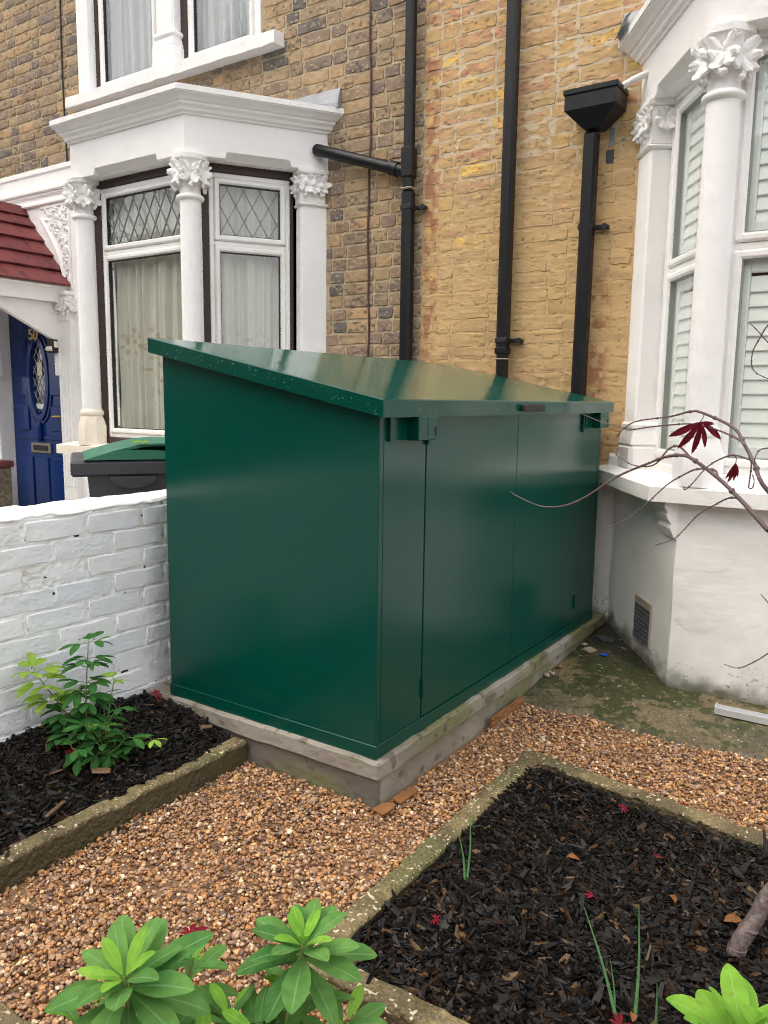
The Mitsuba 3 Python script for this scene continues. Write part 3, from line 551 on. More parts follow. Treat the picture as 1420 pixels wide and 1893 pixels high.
def window(h, o, ex, ey, w, z0, z1, zt_, style, name='window', seed=0):
    """uPVC window in the plane through o, a along ex (0..w), outward = -ey, transom centre zt_"""
    o, ex, ey = np.array(o, float), np.array(ex, float), np.array(ey, float); Z = np.array([0, 0, 1.])
    Bx = lambda a0, a1, b0, b1, c0, c1, bv=.004: place(bx(a0, a1, b0, b1, c0, c1, bv), o, ex, ey, Z)
    k = key_for(f'{h}__{name}'); labels[k] = {}
    fr = []
    f = .030
    fr += [Bx(0, f, 0, .06, z0, z1), Bx(w-f, w, 0, .06, z0, z1), Bx(f, w-f, .001, .06, z0, z0+f), Bx(f, w-f, .001, .06, z1-f, z1)]
    if zt_: fr += [Bx(f, w-f, .0015, .06, zt_-.014, zt_+.014)]
    lights = [(z0+f, (zt_-.0145) if zt_ else z1-f)]+([(zt_+.0145, z1-f)] if zt_ else [])
    gk = []
    for c0, c1 in lights:
        s = .036
        # bevelled sash bars proud of the frame
        for (a0, a1, b0, b1) in ((f+.001, f+s, c0, c1), (w-f-s, w-f-.001, c0, c1)): fr.append(Bx(a0, a1, -.014, .04, b0+.001, b1-.001, .009))
        for (a0, a1, b0, b1) in ((f+s-.012, w-f-s+.012, c0+.0012, c0+s), (f+s-.012, w-f-s+.012, c1-s, c1-.0012)): fr.append(Bx(a0, a1, -.0135, .04, b0, b1, .009))
        A0, A1, C0, C1 = f+s, w-f-s, c0+s, c1-s
        gk += [Bx(A0-.001, A0+.005, .0, .03, C0, C1, 0), Bx(A1-.005, A1+.001, .0, .03, C0, C1, 0), Bx(A0+.005, A1-.005, .0, .03, C0-.001, C0+.005, 0), Bx(A0+.005, A1-.005, .0, .03, C1-.005, C1+.001, 0)]
        q = np.array([(A0, .012, C0), (A1, .012, C0), (A1, .012, C1), (A0, .012, C1)]); V = o+np.outer(q[:, 0], ex)+np.outer(q[:, 1], ey)+np.outer(q[:, 2], Z)
        put('pane', (V, np.array([[0, 1, 2, 3]])), 'm_glass', k)
        if style == 'leaded' and zt_ and c0 > zt_:
            cm = []; dw, dh = .105, .185; region = sbox(A0, C0, A1, C1)
            for sgn in (1, -1):
                for i in range(-12, 24):
                    x = A0+i*dw; ln = LineString([(x, C0), (x+sgn*6*dw, C0+6*dh)]).intersection(region)
                    if ln.is_empty or ln.length < .02: continue
                    (xa, za), (xb, zb_) = list(ln.coords)[0], list(ln.coords)[-1]; t = np.array([xb-xa, 0, zb_-za]); Lq = np.linalg.norm(t); t /= Lq
                    b = bx(0, Lq, .0075 if sgn > 0 else .0078, .0165, -.0023, .0023); b = place(b, (xa, 0, za), t, (0, 1, 0), np.cross(t, (0, 1, 0))); cm.append(place(b, o, ex, ey, Z))
            put('lead_lattice', cat_(cm), 'm_came', k)
        if style == 'shutter':
            st = .05; x0_, x1_ = A0-.02, A1+.02
            n = max(1, round((x1_-x0_)/.5)); pw = (x1_-x0_)/n; lv = []
            for p_ in range(n):
                xa = x0_+p_*pw
                lv += [Bx(xa, xa+st, .032, .060, C0-.03, C1+.03), Bx(xa+pw-st, xa+pw-.002, .032, .060, C0-.03, C1+.03), Bx(xa+st, xa+pw-st, .033, .059, C0-.03, C0+.05), Bx(xa+st, xa+pw-st, .033, .059, C1-.05, C1+.03)]
                z = C0+.062
                while z < C1-.06:
                    sl = bx(xa+st+.001, xa+pw-st-.001, -.004, .004, -.033, .033, .002); c, s_ = math.cos(.22), math.sin(.22)
                    sl.apply_transform([[1, 0, 0, 0], [0, c, s_, .046], [0, -s_, c, z], [0, 0, 0, 1]])
                    put('shutter_slat', place(sl, o, ex, ey, Z), 'm_shutter', k); z += .0585
            put('shutter_frame', cat_(lv), 'm_shutter', k)
    put('frame', cat_(fr), 'm_upvc', k); put('gasket', cat_(gk), 'm_gasket_grey' if style == 'shutter' else 'm_gasket', k)
    if style in ('leaded', 'net'):
        n = 160; a = np.linspace(.01, w-.01, n); r = np.random.default_rng(seed+50); ph = r.uniform(0, 6, 4)
        fold = .014*np.sin(a*70+1.5*np.sin(a*13+ph[0])+ph[1])+.008*np.sin(a*121+ph[2])+.010*np.sin(a*31+ph[3]); V, nz = [], 14
        for i, z in enumerate(np.linspace(z0+.03, z1-.02, nz)):
            sway = .012*np.sin(z*2.1+a*5); V += list(o+np.outer(a+sway*.6, ex)+np.outer(.085+fold*(1.15-.2*i/nz)+.004*np.sin(z*9+a*40), ey)+z*Z)
        I = np.arange(n*nz).reshape(nz, n); F = np.stack([I[:-1, :-1], I[:-1, 1:], I[1:, 1:], I[1:, :-1]], -1).reshape(-1, 4)
        put('net_curtain', (np.array(V), F), 'm_curtain' if style == 'leaded' else 'm_net', k, True)
    return k

def bay(h, x0, s, style, seed):
    Mx = np.array([[s, 0, 0, x0], [0, 1, 0, YF], [0, 0, 1, 0], [0, 0, 0, 1.]])
    def g(m): m = m.copy(); m.apply_transform(Mx); return m
    left = s < 0
    wd = lambda x, y, z=0: np.array([x0+s*x, YF+y, z])
    # apron, sill
    ap = prism([(-.03, .02), (-.03, 0), (.47, -.692), (1.63, -.692), (2.13, 0), (2.13, .02)], -.28, .714).subdivide_to_size(.09)
    put('bay_apron', g(rough(ap, .010, 5, seed)), 'm_render' , h, 30)
    sl = [(-.145, .02), (-.14, 0), (.36, -.765), (U2+(.27 if left else .14), -.765), (U1+U2+.14, 0), (U1+U2+.14, .02)]
    m = hull([(x, y, z) for x, y in sl for z in (.715, .778)]+[(x*.94+.05, y*.9, .795) for x, y in sl]).subdivide_to_size(.06)
    put('bay_sill', g(rough(m, .008, 11, seed+1)), 'm_cream' if left else 'm_render', h, 30)
    # consoles under the sill at the two corners
    dcan = np.array([.586, -.811]); ncan = np.array([-.811, -.586])
    pr = [(0, .714), (.055, .714), (.060, .690), (.045, .668), (.050, .655), (.040, .635), (.026, .615), (.034, .60), (.020, .575), (.010, .556), (0, .55)]
    cn = prism(Polygon(pr), 0, .13); cn = place(cn, (.47-.125*dcan[0], -.692-.125*dcan[1], 0), (ncan[0], ncan[1], 0), (0, 0, 1), (dcan[0], dcan[1], 0))
    put('console', g(rough(cn.subdivide_to_size(.03), .005, 30, seed)), 'm_render', h, 30)
    # entablature
    fas = Polygon([tuple(p) for p in offset_line(FP, 0)]+[tuple(p) for p in offset_line(FP, -.05)][::-1])
    put('fascia', g(cat_([prism(fas, 2.592, 2.775)])), 'm_stucco', h)
    in_ = Polygon([tuple(p) for p in offset_line(FP, -.051)]+[tuple(p) for p in offset_line(FP, -.26)][::-1])
    put('soffit', g(prism(in_, 2.555, 2.775)), 'm_stucco', h)
    # shoulders of the lintel by each capital
    sh = []
    FPn = np.array(FP); segs = [(FPn[0], FPn[1]), (FPn[1], FPn[2]), (FPn[2], FPn[3])]
    for a, b in segs:
        t = (b-a)/np.linalg.norm(b-a); nn = np.array([t[1], -t[0]]); L = np.linalg.norm(b-a)
        for e0, e1 in ((0, .24), (L-.24, L)):
            sh.append(place(hull([(e0, -.05, 2.553), (e1, -.05, 2.553), (e0, 0.0005, 2.553), (e1, 0.0005, 2.553), (e0-(.012 if e0 > .1 else 0), 0.0005, 2.5915), (e1+(.012 if e0 < .1 else 0), 0.0005, 2.5915), (e0, -.05, 2.5915), (e1, -.05, 2.5915)]), (a[0], a[1], 0), (t[0], t[1], 0), (nn[0], nn[1], 0), (0, 0, 1)))
        sh.append(place(hull([(.23, 0, 2.5915), (L-.23, 0, 2.5915), (.23, -.0505, 2.5915), (L-.23, -.0505, 2.5915), (.23, -.0505, 2.557), (L-.23, -.0505, 2.557)]), (a[0], a[1], 0), (t[0], t[1], 0), (nn[0], nn[1], 0), (0, 0, 1)))
    put('lintel', g(cat_(sh)), 'm_stucco', h)
    prof = [(-.03, 2.7755), (.012, 2.7755), (.014, 2.785), (.030, 2.792), (.036, 2.806), (.052, 2.822), (.054, 2.834), (.066, 2.838), (.078, 2.852), (.094, 2.866), (.100, 2.868), (.100, 2.8735), (-.03, 2.8735)]
    put('cornice', g(mould(FP, prof)), 'm_stucco', h)
    put('roof_edge', g(mould(FP, [(-.03, 2.874), (.106, 2.874), (.106, 2.905), (-.03, 2.912)])), 'm_stucco', h)
    rp = offset_line(FP, -.028); put('bay_roof', g(hull([(x, y, 2.80) for x, y in rp]+[(x, y, 2.91+.04*(1+y/VF)) for x, y in rp])), 'm_lead', h)
    fl = [bx(-.10, 2.2, -.012, -.002, 2.93, 3.03)]
    put('lead_flashing', g(rough(cat_([hull([(-.10, -.012, 2.90), (-.10, -.012, 3.03), (.55, -.012, 2.93), (.55, -.012, 3.03), (-.10, -.004, 2.90), (-.10, -.004, 3.03), (.55, -.004, 2.93), (.55, -.004, 3.03), (-.115, -.05, 2.905), (-.11, -.05, 2.93)]), bx(.551, 2.2, -.012, -.003, 2.93, 3.03)]).subdivide_to_size(.05), .008, 20, 4)), 'm_lead', h, 30)
    if not left: put('roof_slate', g(rough(hull([(-.14, -.03, 2.90), (-.06, -.16, 2.90), (-.09, -.03, 3.01), (-.02, -.15, 2.97), (-.13, -.03, 2.91), (-.05, -.16, 2.908)]), .004, 40)), 'm_slate', h)
    # columns
    for i, (cu, cv) in enumerate(((U1+.033, -VF+.070), (U2-.033, -VF+.070))):
        c = key_for(f'{h}__column'); labels[c] = {}; at = (cu, cv, 0)
        put('shaft', g(revolve([(.0655, 1.035), (.066, 1.3), (.065, 2.0), (.0635, 2.305)], 32, at)), 'm_stucco', c, True)
        ring = [(.062, 2.300), (.074, 2.302), (.081, 2.308), (.083, 2.316), (.081, 2.325), (.074, 2.331), (.060, 2.333)]
        put('astragal', g(revolve(ring, 32, at)), 'm_stucco', c, 50)
        oc = lambda rr, z: [(cu+rr*math.cos(a)/math.cos(math.pi/8), cv+rr*math.sin(a)/math.cos(math.pi/8), z) for a in np.arange(8)*math.pi/4+math.pi/8]
        put('base', g(cat_([hull(oc(.094, .786)+oc(.094, .915)+oc(.07, .99)), revolve([(0, .985), (.072, .988), (.081, .996), (.083, 1.008), (.079, 1.02), (.070, 1.03), (.066, 1.036)], 28, at)])), 'm_cream' if left else 'm_stucco', c, 30)
        put('capital', g(rough(capital(at, 2.33, 2.5555, .063, seed+10+i), .009, 34)), 'm_ornament', c, 50)
    # pilasters at the wall, on the canted sides
    for (o, t, nn) in ((np.array([0, 0.]), np.array([.559, -.829]), np.array([-.829, -.559])), (np.array([U1+U2, 0.]), np.array([-.559, -.829]), np.array([.829, -.559]))):
        pk = key_for(f'{h}__pilaster'); labels[pk] = {}
        cpt = o+t*.100-nn*.065; ex, ey = (t[0], t[1], 0), (-nn[0], -nn[1], 0)
        PB = lambda a0, a1, b0, b1, z0, z1, bv=.004: place(bx(a0, a1, b0, b1, z0, z1, bv), (cpt[0], cpt[1], 0), ex, ey, (0, 0, 1))
        put('shaft', g(cat_([PB(-.100, .080, -.060, .06, 1.02, 2.335, .012)])), 'm_stucco', pk)
        put('base', g(cat_([PB(-.100, .112, -.088, .06, .786, .92, .02), place(hull([(x, y, .919) for x in (-.1, .108) for y in (-.084, .06)]+[(x, y, 1.0) for x in (-.1, .09) for y in (-.066, .06)]), (cpt[0], cpt[1], 0), ex, ey, (0, 0, 1)), PB(-.1, .098, -.075, .06, .99, 1.03, .012)])), 'm_stucco', pk)
        put('capital', g(cat_([capital((cpt[0], cpt[1], 0), 2.352, 2.5555, 0, seed+20, (.085, .064, np.array(ex), np.array(ey))), PB(-.1, .094, -.076, .06, 2.333, 2.352, .008)])), 'm_ornament', pk, 50)
    # windows
    zt_ = 2.083 if left else 1.755
    d = -.135 if left else -.115
    for seg, (a, b) in enumerate(segs):
        t = (b-a)/np.linalg.norm(b-a); nn = np.array([t[1], -t[0]]); L = np.linalg.norm(b-a)
        s0, s1 = ((.215, L-.16), (.115, L-.115), (.16, L-.215))[seg] if left else ((.19, L-.14), (.072, L-.072), (.14, L-.19))[seg]
        z0, z1 = .838, 2.505 if left else 2.53
        oo = a+nn*d
        if s > 0: o_w = wd(*(oo+t*s0)); ex = np.array([t[0], t[1], 0])
        else: o_w = wd(*(oo+t*s1)); ex = np.array([t[0], -t[1], 0])
        if s < 0: ex = np.array([ (t[0]), -t[1], 0])
        nW = np.array([s*nn[0], nn[1], 0]); window(h, o_w, ex, -nW, s1-s0, z0, z1, zt_, style, seed=seed+seg)
        # surround
        sd = []
        bm = 'm_maroon' if left else 'm_stucco'
        SB = lambda a0, a1, b0, b1, c0, c1: place(bx(a0, a1, b0, b1, c0, c1, .003), (oo[0], oo[1], 0), (t[0], t[1], 0), (-nn[0], -nn[1], 0), (0, 0, 1))
        e0, e1 = ((.195, L-.04), (.04, L-.04), (.04, L-.195))[seg]
        sd += [SB(e0, s0-.001, -.012, .07, .79, 2.555), SB(s1+.001, e1, -.012, .07, .79, 2.555), SB(s0, s1, -.010, .07, z1+.001, 2.5545), SB(s0, s1, -.020, .07, .79, z0-.001)]
        put('window_surround', g(cat_(sd)), bm, h)
    # dark room behind
    rm = [bx(.1, 2.0, 1.2, 1.25, .6, 2.7), bx(.05, .1, -.02, 1.25, .6, 2.7), bx(2.0, 2.05, -.02, 1.25, .6, 2.7)]
    ins = [tuple(p) for p in offset_line(FP, -.25)]; rm += [prism(ins+[(2.0, 1.2), (.1, 1.2)], 2.68, 2.7), prism(ins+[(2.0, 1.2), (.1, 1.2)], .73, .75)]
    put('room', g(cat_(rm)), 'm_room', h)
bay(house2, BR, 1, 'shutter', 3)
bay(house, BL, -1, 'leaded', 7)
# air brick in the canted side of the right bay
ab = key_for(house2+'__air_brick'); labels[ab] = {}
dc = np.array([.586, -.811, 0]); nc = np.array([-.811, -.586, 0]); ao = np.array([BR-.03, YF, 0])+dc*.44+nc*.004
AB = lambda a0, a1, b0, b1, c0, c1, bv=0: place(bx(a0, a1, b0, b1, c0, c1, bv), ao, dc, -nc, (0, 0, 1))
put('frame', cat_([AB(-.008, 0, -.004, .02, -.004, .205), AB(.19, .198, -.004, .02, -.004, .205), AB(0, .19, -.004, .02, .170, .205)]), 'm_stone', ab)
put('backing', AB(0, .19, -.001, .02, -.004, .17), 'm_rubber', ab)
gr = [AB(x, x+.006, -.006, .0, 0, .168) for x in np.arange(.004, .19, .0262)]+[AB(.004, .188, -.0065, -.0012, z, z+.006) for z in np.arange(.001, .168, .0207)]
put('grille', cat_(gr), 'm_grille', ab)

# ------------------------------------------------------------------ first-floor window of the left house
sk = rough(hull([(x, y, z) for x in (-4.46, -2.275) for (y, z) in ((2.10, 3.362), (2.10, 3.438), (2.34, 3.362), (2.34, 3.475))]).subdivide_to_size(.06), .008, 13, 5)
put('window_sill', sk, 'm_render', house, 30)
put('window_jamb', bx(-4.404, -4.265, 2.185, 2.36, 3.44, 5.3, .004), 'm_stucco', house); put('window_jamb', bx(-2.52, -2.476, 2.19, 2.36, 3.46, 5.3, .004), 'm_stucco', house)
mp = key_for(house+'__pilaster'); labels[mp] = {}
put('shaft', bx(-3.465, -3.295, 2.175, 2.36, 3.70, 5.3, .014), 'm_stucco', mp)
put('base', cat_([bx(-3.495, -3.265, 2.145, 2.36, 3.435, 3.60, .012), hull([(x, y, 3.599) for x in (-3.49, -3.27) for y in (2.15, 2.36)]+[(x, y, 3.665) for x in (-3.47, -3.29) for y in (2.17, 2.36)]), bx(-3.49, -3.27, 2.152, 2.36, 3.66, 3.70, .014)]), 'm_stucco', mp)
put('window_surround', cat_([bx(-4.264, -4.225, 2.25, 2.36, 3.44, 5.3), bx(-3.294, -3.23, 2.25, 2.36, 3.44, 5.3), bx(-3.53, -3.466, 2.25, 2.36, 3.44, 5.3), bx(-2.56, -2.521, 2.25, 2.36, 3.44, 5.3)]), 'm_maroon', house)
for a0, a1 in ((-4.224, -3.531), (-3.229, -2.561)): window(house, (a0, 2.255, 0), (1, 0, 0), (0, 1, 0), a1-a0, 3.475, 5.25, None, 'net', seed=int(-a0*10))
put('room', cat_([bx(-4.5, -2.4, 3.2, 3.25, 3.3, 5.4), bx(-4.5, -4.45, 2.44, 3.25, 3.3, 5.4), bx(-2.45, -2.4, 2.44, 3.25, 3.3, 5.4), bx(-4.5, -2.4, 2.44, 3.25, 3.28, 3.3), bx(-4.5, -2.4, 2.44, 3.25, 5.38, 5.4)]), 'm_room', house)

# ------------------------------------------------------------------ porch of the left house
st = Polygon([(-9, -.29), (-3.95, -.29), (-3.95, 2.995), (-9, 2.995)]).difference(doorh)
put('stucco_wall', xzprism(st, 2.178, YF-.0005), 'm_stucco', house)
for z0, z1, y in ((2.70, 2.735, 2.150), (2.775, 2.80, 2.158), (2.80, 2.835, 2.140), (2.955, 2.997, 2.165)): put('string_moulding', bx(-9, -3.97, y, 2.179, z0, z1, .008), 'm_stucco', house)
orn = []; r = np.random.default_rng(77)
arc = Polygon([(-4.93, 2.67), (-4.60, 2.67), (-4.60, 2.03), (-4.63, 2.05), (-4.68, 2.25), (-4.78, 2.43), (-4.90, 2.56)])
tri = 0
while len(orn) < 150:
    x, z = r.uniform(-4.95, -4.6), r.uniform(2.03, 2.67)
    if not arc.contains(Point(x, z)): continue
    b = trimesh.creation.icosphere(1, 1.0); a = r.uniform(0, 6.28); b.apply_transform(np.diag([r.uniform(.014, .028), .016, r.uniform(.006, .012), 1])); b.apply_transform(trimesh.transformations.rotation_matrix(a, (0, 1, 0))); b.apply_translation((x, 2.178, z)); orn.append(b)
put('ornament_panel', cat_(orn), 'm_ornament', house, True)
put('ornament_border', tube(spline([(-4.96, 2.172, 2.60), (-4.86, 2.172, 2.47), (-4.74, 2.172, 2.29), (-4.66, 2.172, 2.06)], 6), .018, 8), 'm_stucco', house, True)
put('ornament_border', cat_([bx(-4.97, -4.585, 2.165, 2.179, 2.672, 2.692, .004), bx(-4.595, -4.575, 2.165, 2.179, 2.0, 2.68, .004)]), 'm_stucco', house)
dp = key_for(house+'__pilaster'); labels[dp] = {}
put('shaft', cat_([bx(-4.735, -4.555, 2.12, 2.179, -.2, 1.735, .004)]+[bx(x, x+.022, 2.112, 2.122, .35, 1.35, .004) for x in (-4.72, -4.675, -4.63, -4.585)]), 'm_stucco', dp)
put('capital', cat_([capital((-4.645, 2.15, 0), 1.735, 1.975, 0, 44, (.075, .04, np.array([1., 0, 0]), np.array([0, 1., 0])))]), 'm_ornament', dp, 50)
put('door_jamb', cat_([bx(-5.80, -5.745, 2.16, 2.36, -.2, 1.96, .004), bx(-4.869, -4.768, 2.27, 2.36, -.2, 1.905, .004), bx(-5.745, -4.768, 2.165, 2.36, 1.906, 1.96, .004)]), 'm_stucco', house)
# door
D = key_for(house+'__door'); labels[D] = {'label': 'glossy blue panelled door numbered 50 with an oval leaded pane'}
dx0, dx1, dz0, dz1, dy = -5.742, -4.872, -.02, 1.90, 2.30; dcx = (dx0+dx1)/2
ov = Polygon([(dcx+.115*math.cos(a), 1.27+.325*math.sin(a)*(1 if abs(math.sin(a)) < 2 else 1)) for a in np.linspace(0, 2*math.pi, 40, endpoint=False)])
put('leaf', xzprism(sbox(dx0, dz0, dx1, dz1).difference(ov), dy, dy+.045), 'm_blue', D)
ovr = Polygon(ov.buffer(.05).exterior).difference(ov.buffer(.004)); put('oval_moulding', xzprism(ovr, dy-.022, dy+.001), 'm_blue', D)
ovr2 = Polygon(ov.buffer(.085).exterior).difference(Polygon(ov.buffer(.068).exterior)); put('oval_moulding', xzprism(ovr2, dy-.012, dy+.001), 'm_blue', D)
q = np.array(ov.exterior.coords)[:-1]; V = np.column_stack([q[:, 0], np.full(len(q), dy+.02), q[:, 1]]); put('pane', (V, np.array([(0, i, i+1) for i in range(1, len(q)-1)])), 'm_glass', D)
put('pane_backing', bx(dcx-.2, dcx+.2, dy+.05, dy+.06, .85, 1.7), 'm_room', D)
cm = []
for sgn in (1, -1):
    for i in range(-8, 14):
        x = dcx-.3+i*.07; ln = LineString([(x, .90), (x+sgn*.8*.62, .90+.8)]).intersection(ov)
        if ln.is_empty or ln.length < .02: continue
        (xa, za), (xb, zb_) = list(ln.coords)[0], list(ln.coords)[-1]; cm.append(tube([(xa, dy+.017, za), (xb, dy+.017, zb_)], .003, 5))
put('lead_lattice', cat_(cm), 'm_alu', D)
put('sticker', bx(dcx-.04, dcx+.035, dy+.010, dy+.012, 1.30, 1.42), 'm_cream', D); put('sticker', bx(dcx-.085, dcx+.085, dy+.010, dy+.012, 1.00, 1.045), 'm_shutter', D)
pn = []
for x0_, x1_, z0_, z1_ in ((dx0+.07, dcx-.17, 1.12, 1.62), (dcx+.17, dx1-.07, 1.12, 1.62), (dx0+.07, dcx-.17, .80, 1.03), (dcx+.17, dx1-.07, .80, 1.03), (dx0+.07, dcx-.14, .06, .56), (dcx-.10, dcx+.10, .06, .56), (dcx+.14, dx1-.07, .06, .56), (dx0+.08, dcx-.05, .72, .76), (dcx+.05, dx1-.08, .72, .76)):
    put('panel', bx(x0_, x1_, dy-.014, dy+.001, z0_, z1_, .012), 'm_blue', D)
put('letterbox', bx(dcx-.15, dcx+.15, dy-.018, dy, .60, .69, .004), 'm_steel', D); put('letter_flap', bx(dcx-.11, dcx+.11, dy-.022, dy-.0185, .62, .67, .002), 'm_rubber', D)
hk = put('handle', cat_([bx(dx1-.085, dx1-.045, dy-.012, dy, .80, 1.02, .004)]), 'm_brass', D); put('lever', tube([(dx1-.065, dy-.012, .94), (dx1-.065, dy-.05, .94), (dx1-.18, dy-.05, .935)], .009, 8), 'm_brass', hk, True)
put('latch', bx(dx1-.07, dx1-.035, dy-.02, dy, 1.22, 1.30, .004), 'm_steel', D)
kn = put('knocker', cat_([revolve([(0, .70), (.02, .71), (.026, .76), (.018, .80), (.022, .84), (.012, .88), (0, .89)], 14, (dcx, dy-.02, 0))]), 'm_blue', D, True)
tx = meshkit.text_mesh('50', .098); tx = tx if isinstance(tx, trimesh.Trimesh) else trimesh.Trimesh(*tx[:2], process=False)
tx.apply_translation(-np.array(tx.bounds).mean(0)); e = tx.extents
tx.apply_scale([.125/e[0], .098/e[1], max(.012/max(e[2], 1e-4), 1e-3)]); put('house_number', place(tx, (dcx-.01, dy-.030, 1.662), (1, 0, 0), (0, 0, 1), (0, -1, 0)), 'm_gold', D)
put('door_step', bx(-5.8, -4.76, 1.9, 2.36, -.2, -.03, .01), 'm_slab', house)
put('hall', cat_([bx(-6, -4.7, 2.6, 2.62, -.3, 2.1)]), 'm_room', house)
# canopy
CP = key_for(house+'__porch_canopy'); labels[CP] = {}
ex0, ez0, rx, rz = -4.622, 2.018, -5.215, 2.66; sl = np.array([ex0-rx, 0, ez0-rz]); SL = np.linalg.norm(sl); sd_ = sl/SL; nrm = np.array([-sd_[2], 0, sd_[0]]); 
if nrm[2] < 0: nrm = -nrm
for side in (1, -1):
    for row in range(5):
        for k in range(5):
            s0, s1 = SL*row/5, SL*(row+1)/5+.022; ya, yb = 1.25+.185*k+.0015, 1.25+.185*(k+1)-.0015
            if k == 4: yb = 2.176
            pts = []
            for s_, t_ in ((s0, .002), (s1, .028)):
                for y in (ya, yb):
                    for tt in (t_, t_+.014):
                        p = np.array([rx, 0, rz])+sd_*s_+nrm*tt; x = p[0] if side > 0 else 2*rx-p[0]; pts.append((x+rng.normal(0, .002), y, p[2]+rng.normal(0, .0015)))
            m = hull(pts); put('roof_tile', m, 'm_tile', CP, False, np.tile(rng.random(2), (len(m.vertices), 1)))
put('ridge_tile', rough(hull([(rx+dx, y, rz+dz) for dx, dz in ((-.075, -.02), (0, .07), (.075, -.02)) for y in (1.25, 2.176)]).subdivide_to_size(.08), .006, 9), 'm_tile', CP)
put('roof_board', cat_([xzprism([(rx, rz), (ex0, ez0-.005), (ex0-.03, ez0-.03), (rx, rz-.04), (2*rx-ex0+.03, ez0-.03), (2*rx-ex0, ez0-.005)], 1.27, 2.175)]), 'm_stucco', CP)
put('eave_fascia', bx(ex0-.05, ex0-.02, 1.25, 2.176, 1.885, 2.005, .004), 'm_stucco', CP); put('eave_fascia', bx(2*rx-ex0+.02, 2*rx-ex0+.05, 1.25, 2.176, 1.885, 2.005, .004), 'm_stucco', CP)
put('ceiling', bx(2*rx-ex0+.05, ex0-.051, 1.26, 2.175, 1.955, 1.965), 'm_stucco', CP)
for x in (-4.73, -5.70):
    m = trimesh.creation.extrude_polygon(Polygon([(2.176, 1.884), (1.55, 1.884), (1.55, 1.84), (2.10, 1.57), (2.176, 1.57)]), .05); put('bracket', place(m, (x-.025, 0, 0), (0, 1, 0), (0, 0, 1), (1, 0, 0)), 'm_stucco', CP); put('bracket_post', bx(x-.03, x+.03, 2.10, 2.1765, 1.29, 1.568, .004), 'm_stucco', CP)
pi = thing('entrance_pier', 'low roughcast pier with a red coping beside the blue door at the left edge', 'pier')
put('shaft', bx(-5.75, -5.15, 1.60, 1.9, -.2, .50, .01), 'm_roughcast', pi); put('coping', bx(-5.78, -5.135, 1.57, 1.92, .501, .56, .01), 'm_tile', pi, uv=None)
lp = thing('wall_lamp', 'small black solar lamp fixed to the white porch bracket by the blue door', 'lamp')
put('body', cat_([bx(-4.78, -4.69, 2.05, 2.10, 1.475, 1.585, .006)]), 'm_rubber', lp); put('panel', hull([(-4.77, 2.045, 1.49), (-4.70, 2.045, 1.49), (-4.77, 2.02, 1.50), (-4.70, 2.02, 1.50), (-4.77, 2.045, 1.53), (-4.70, 2.045, 1.53)]), 'm_cream', lp); put('lens', bx(-4.689, -4.686, 2.055, 2.09, 1.52, 1.57), 'm_cream', lp)

# ------------------------------------------------------------------ pipes and cables on the house fronts
def sqpipe(x0, x1, y0, y1, za, zb_, tilt=0): 
    m = bx(x0, x1, y0, y1, za, zb_, .012); m.vertices[:, 0] += tilt*(m.vertices[:, 2]-za); return m
def ring(x0, x1, y0, y1, z0, z1, g=.006): return bx(x0-g, x1+g, y0-g, y1+g, z0, z1, .008)
sp = thing('soil_pipe', 'black square drainpipe with a sloping branch pipe, where the brown and ochre bricks meet', 'pipe')
put('pipe', sqpipe(-1.305, -1.238, 2.105, 2.172, -.1, 2.34), 'm_black', sp); put('pipe', sqpipe(-1.300, -1.243, 2.11, 2.167, 2.341, 6.2), 'm_black', sp)
put('collar', ring(-1.305, -1.238, 2.105, 2.172, 2.41, 2.58, .003), 'm_black', sp); put('collar', ring(-1.305, -1.238, 2.105, 2.172, 2.345, 2.355), 'm_stone', sp)
br = put('branch_pipe', tube([(-1.955, 2.12, 2.672), (-1.945, 2.12, 2.668), (-1.272, 2.138, 2.445)], [.030, .035, .035], 18), 'm_black', sp, 40)
put('socket', tube([(-1.40, 2.135, 2.487), (-1.345, 2.137, 2.469)], .042, 18), 'm_black', br, 40)
def clip_(parent, x0, x1, z, sx=1):
    c = put('clip', cat_([ring(x0, x1, 2.105, 2.172, z-.018, z+.018, .004), bx(x1, x1+.055, 2.165, 2.185, z-.012, z+.012, .004), place(trimesh.creation.cylinder(.015, .02, sections=14), (x1+.05, 2.165, z), (1, 0, 0), (0, 0, 1), (0, -1, 0)), bx(x1+.035, x1+.065, 2.16, 2.199, z-.008, z+.008)]), 'm_rubber', parent)
clip_(sp, -1.305, -1.238, 2.245)
rp = thing('drainpipe', 'tall black square drainpipe in the middle of the ochre brick wall', 'pipe')
put('pipe', sqpipe(-.663, -.598, 2.105, 2.17, 1.40, 6.2), 'm_black', rp); put('pipe', sqpipe(-.660, -.601, 2.108, 2.167, -.1, 1.399), 'm_black', rp)
put('collar', ring(-.663, -.598, 2.105, 2.17, 1.385, 1.425, .004), 'm_black', rp); put('collar', ring(-.663, -.598, 2.105, 2.17, 1.355, 1.362, .0045), 'm_stone', rp); clip_(rp, -.663, -.598, 1.46)
hp = thing('drainpipe', 'black drainpipe under a funnel-shaped hopper, beside the right bay window', 'pipe')
put('pipe', sqpipe(-.222, -.153, 2.10, 2.168, -.1, 2.48, .006), 'm_black', hp); clip_(hp, -.213, -.143, 2.02)
ht = hull([(x, y, z) for z in (2.57, 2.655) for x in (-.285, -.02) for y in (2.03, 2.185)]+[(x, y, 2.485) for x in (-.20, -.115) for y in (2.085, 2.175)])
put('hopper', cat_([ht, bx(-.292, -.013, 2.022, 2.19, 2.640, 2.668, .004)]), 'm_black', hp); put('hopper_fill', bx(-.27, -.035, 2.04, 2.18, 2.6685, 2.672), 'm_gasket', hp)
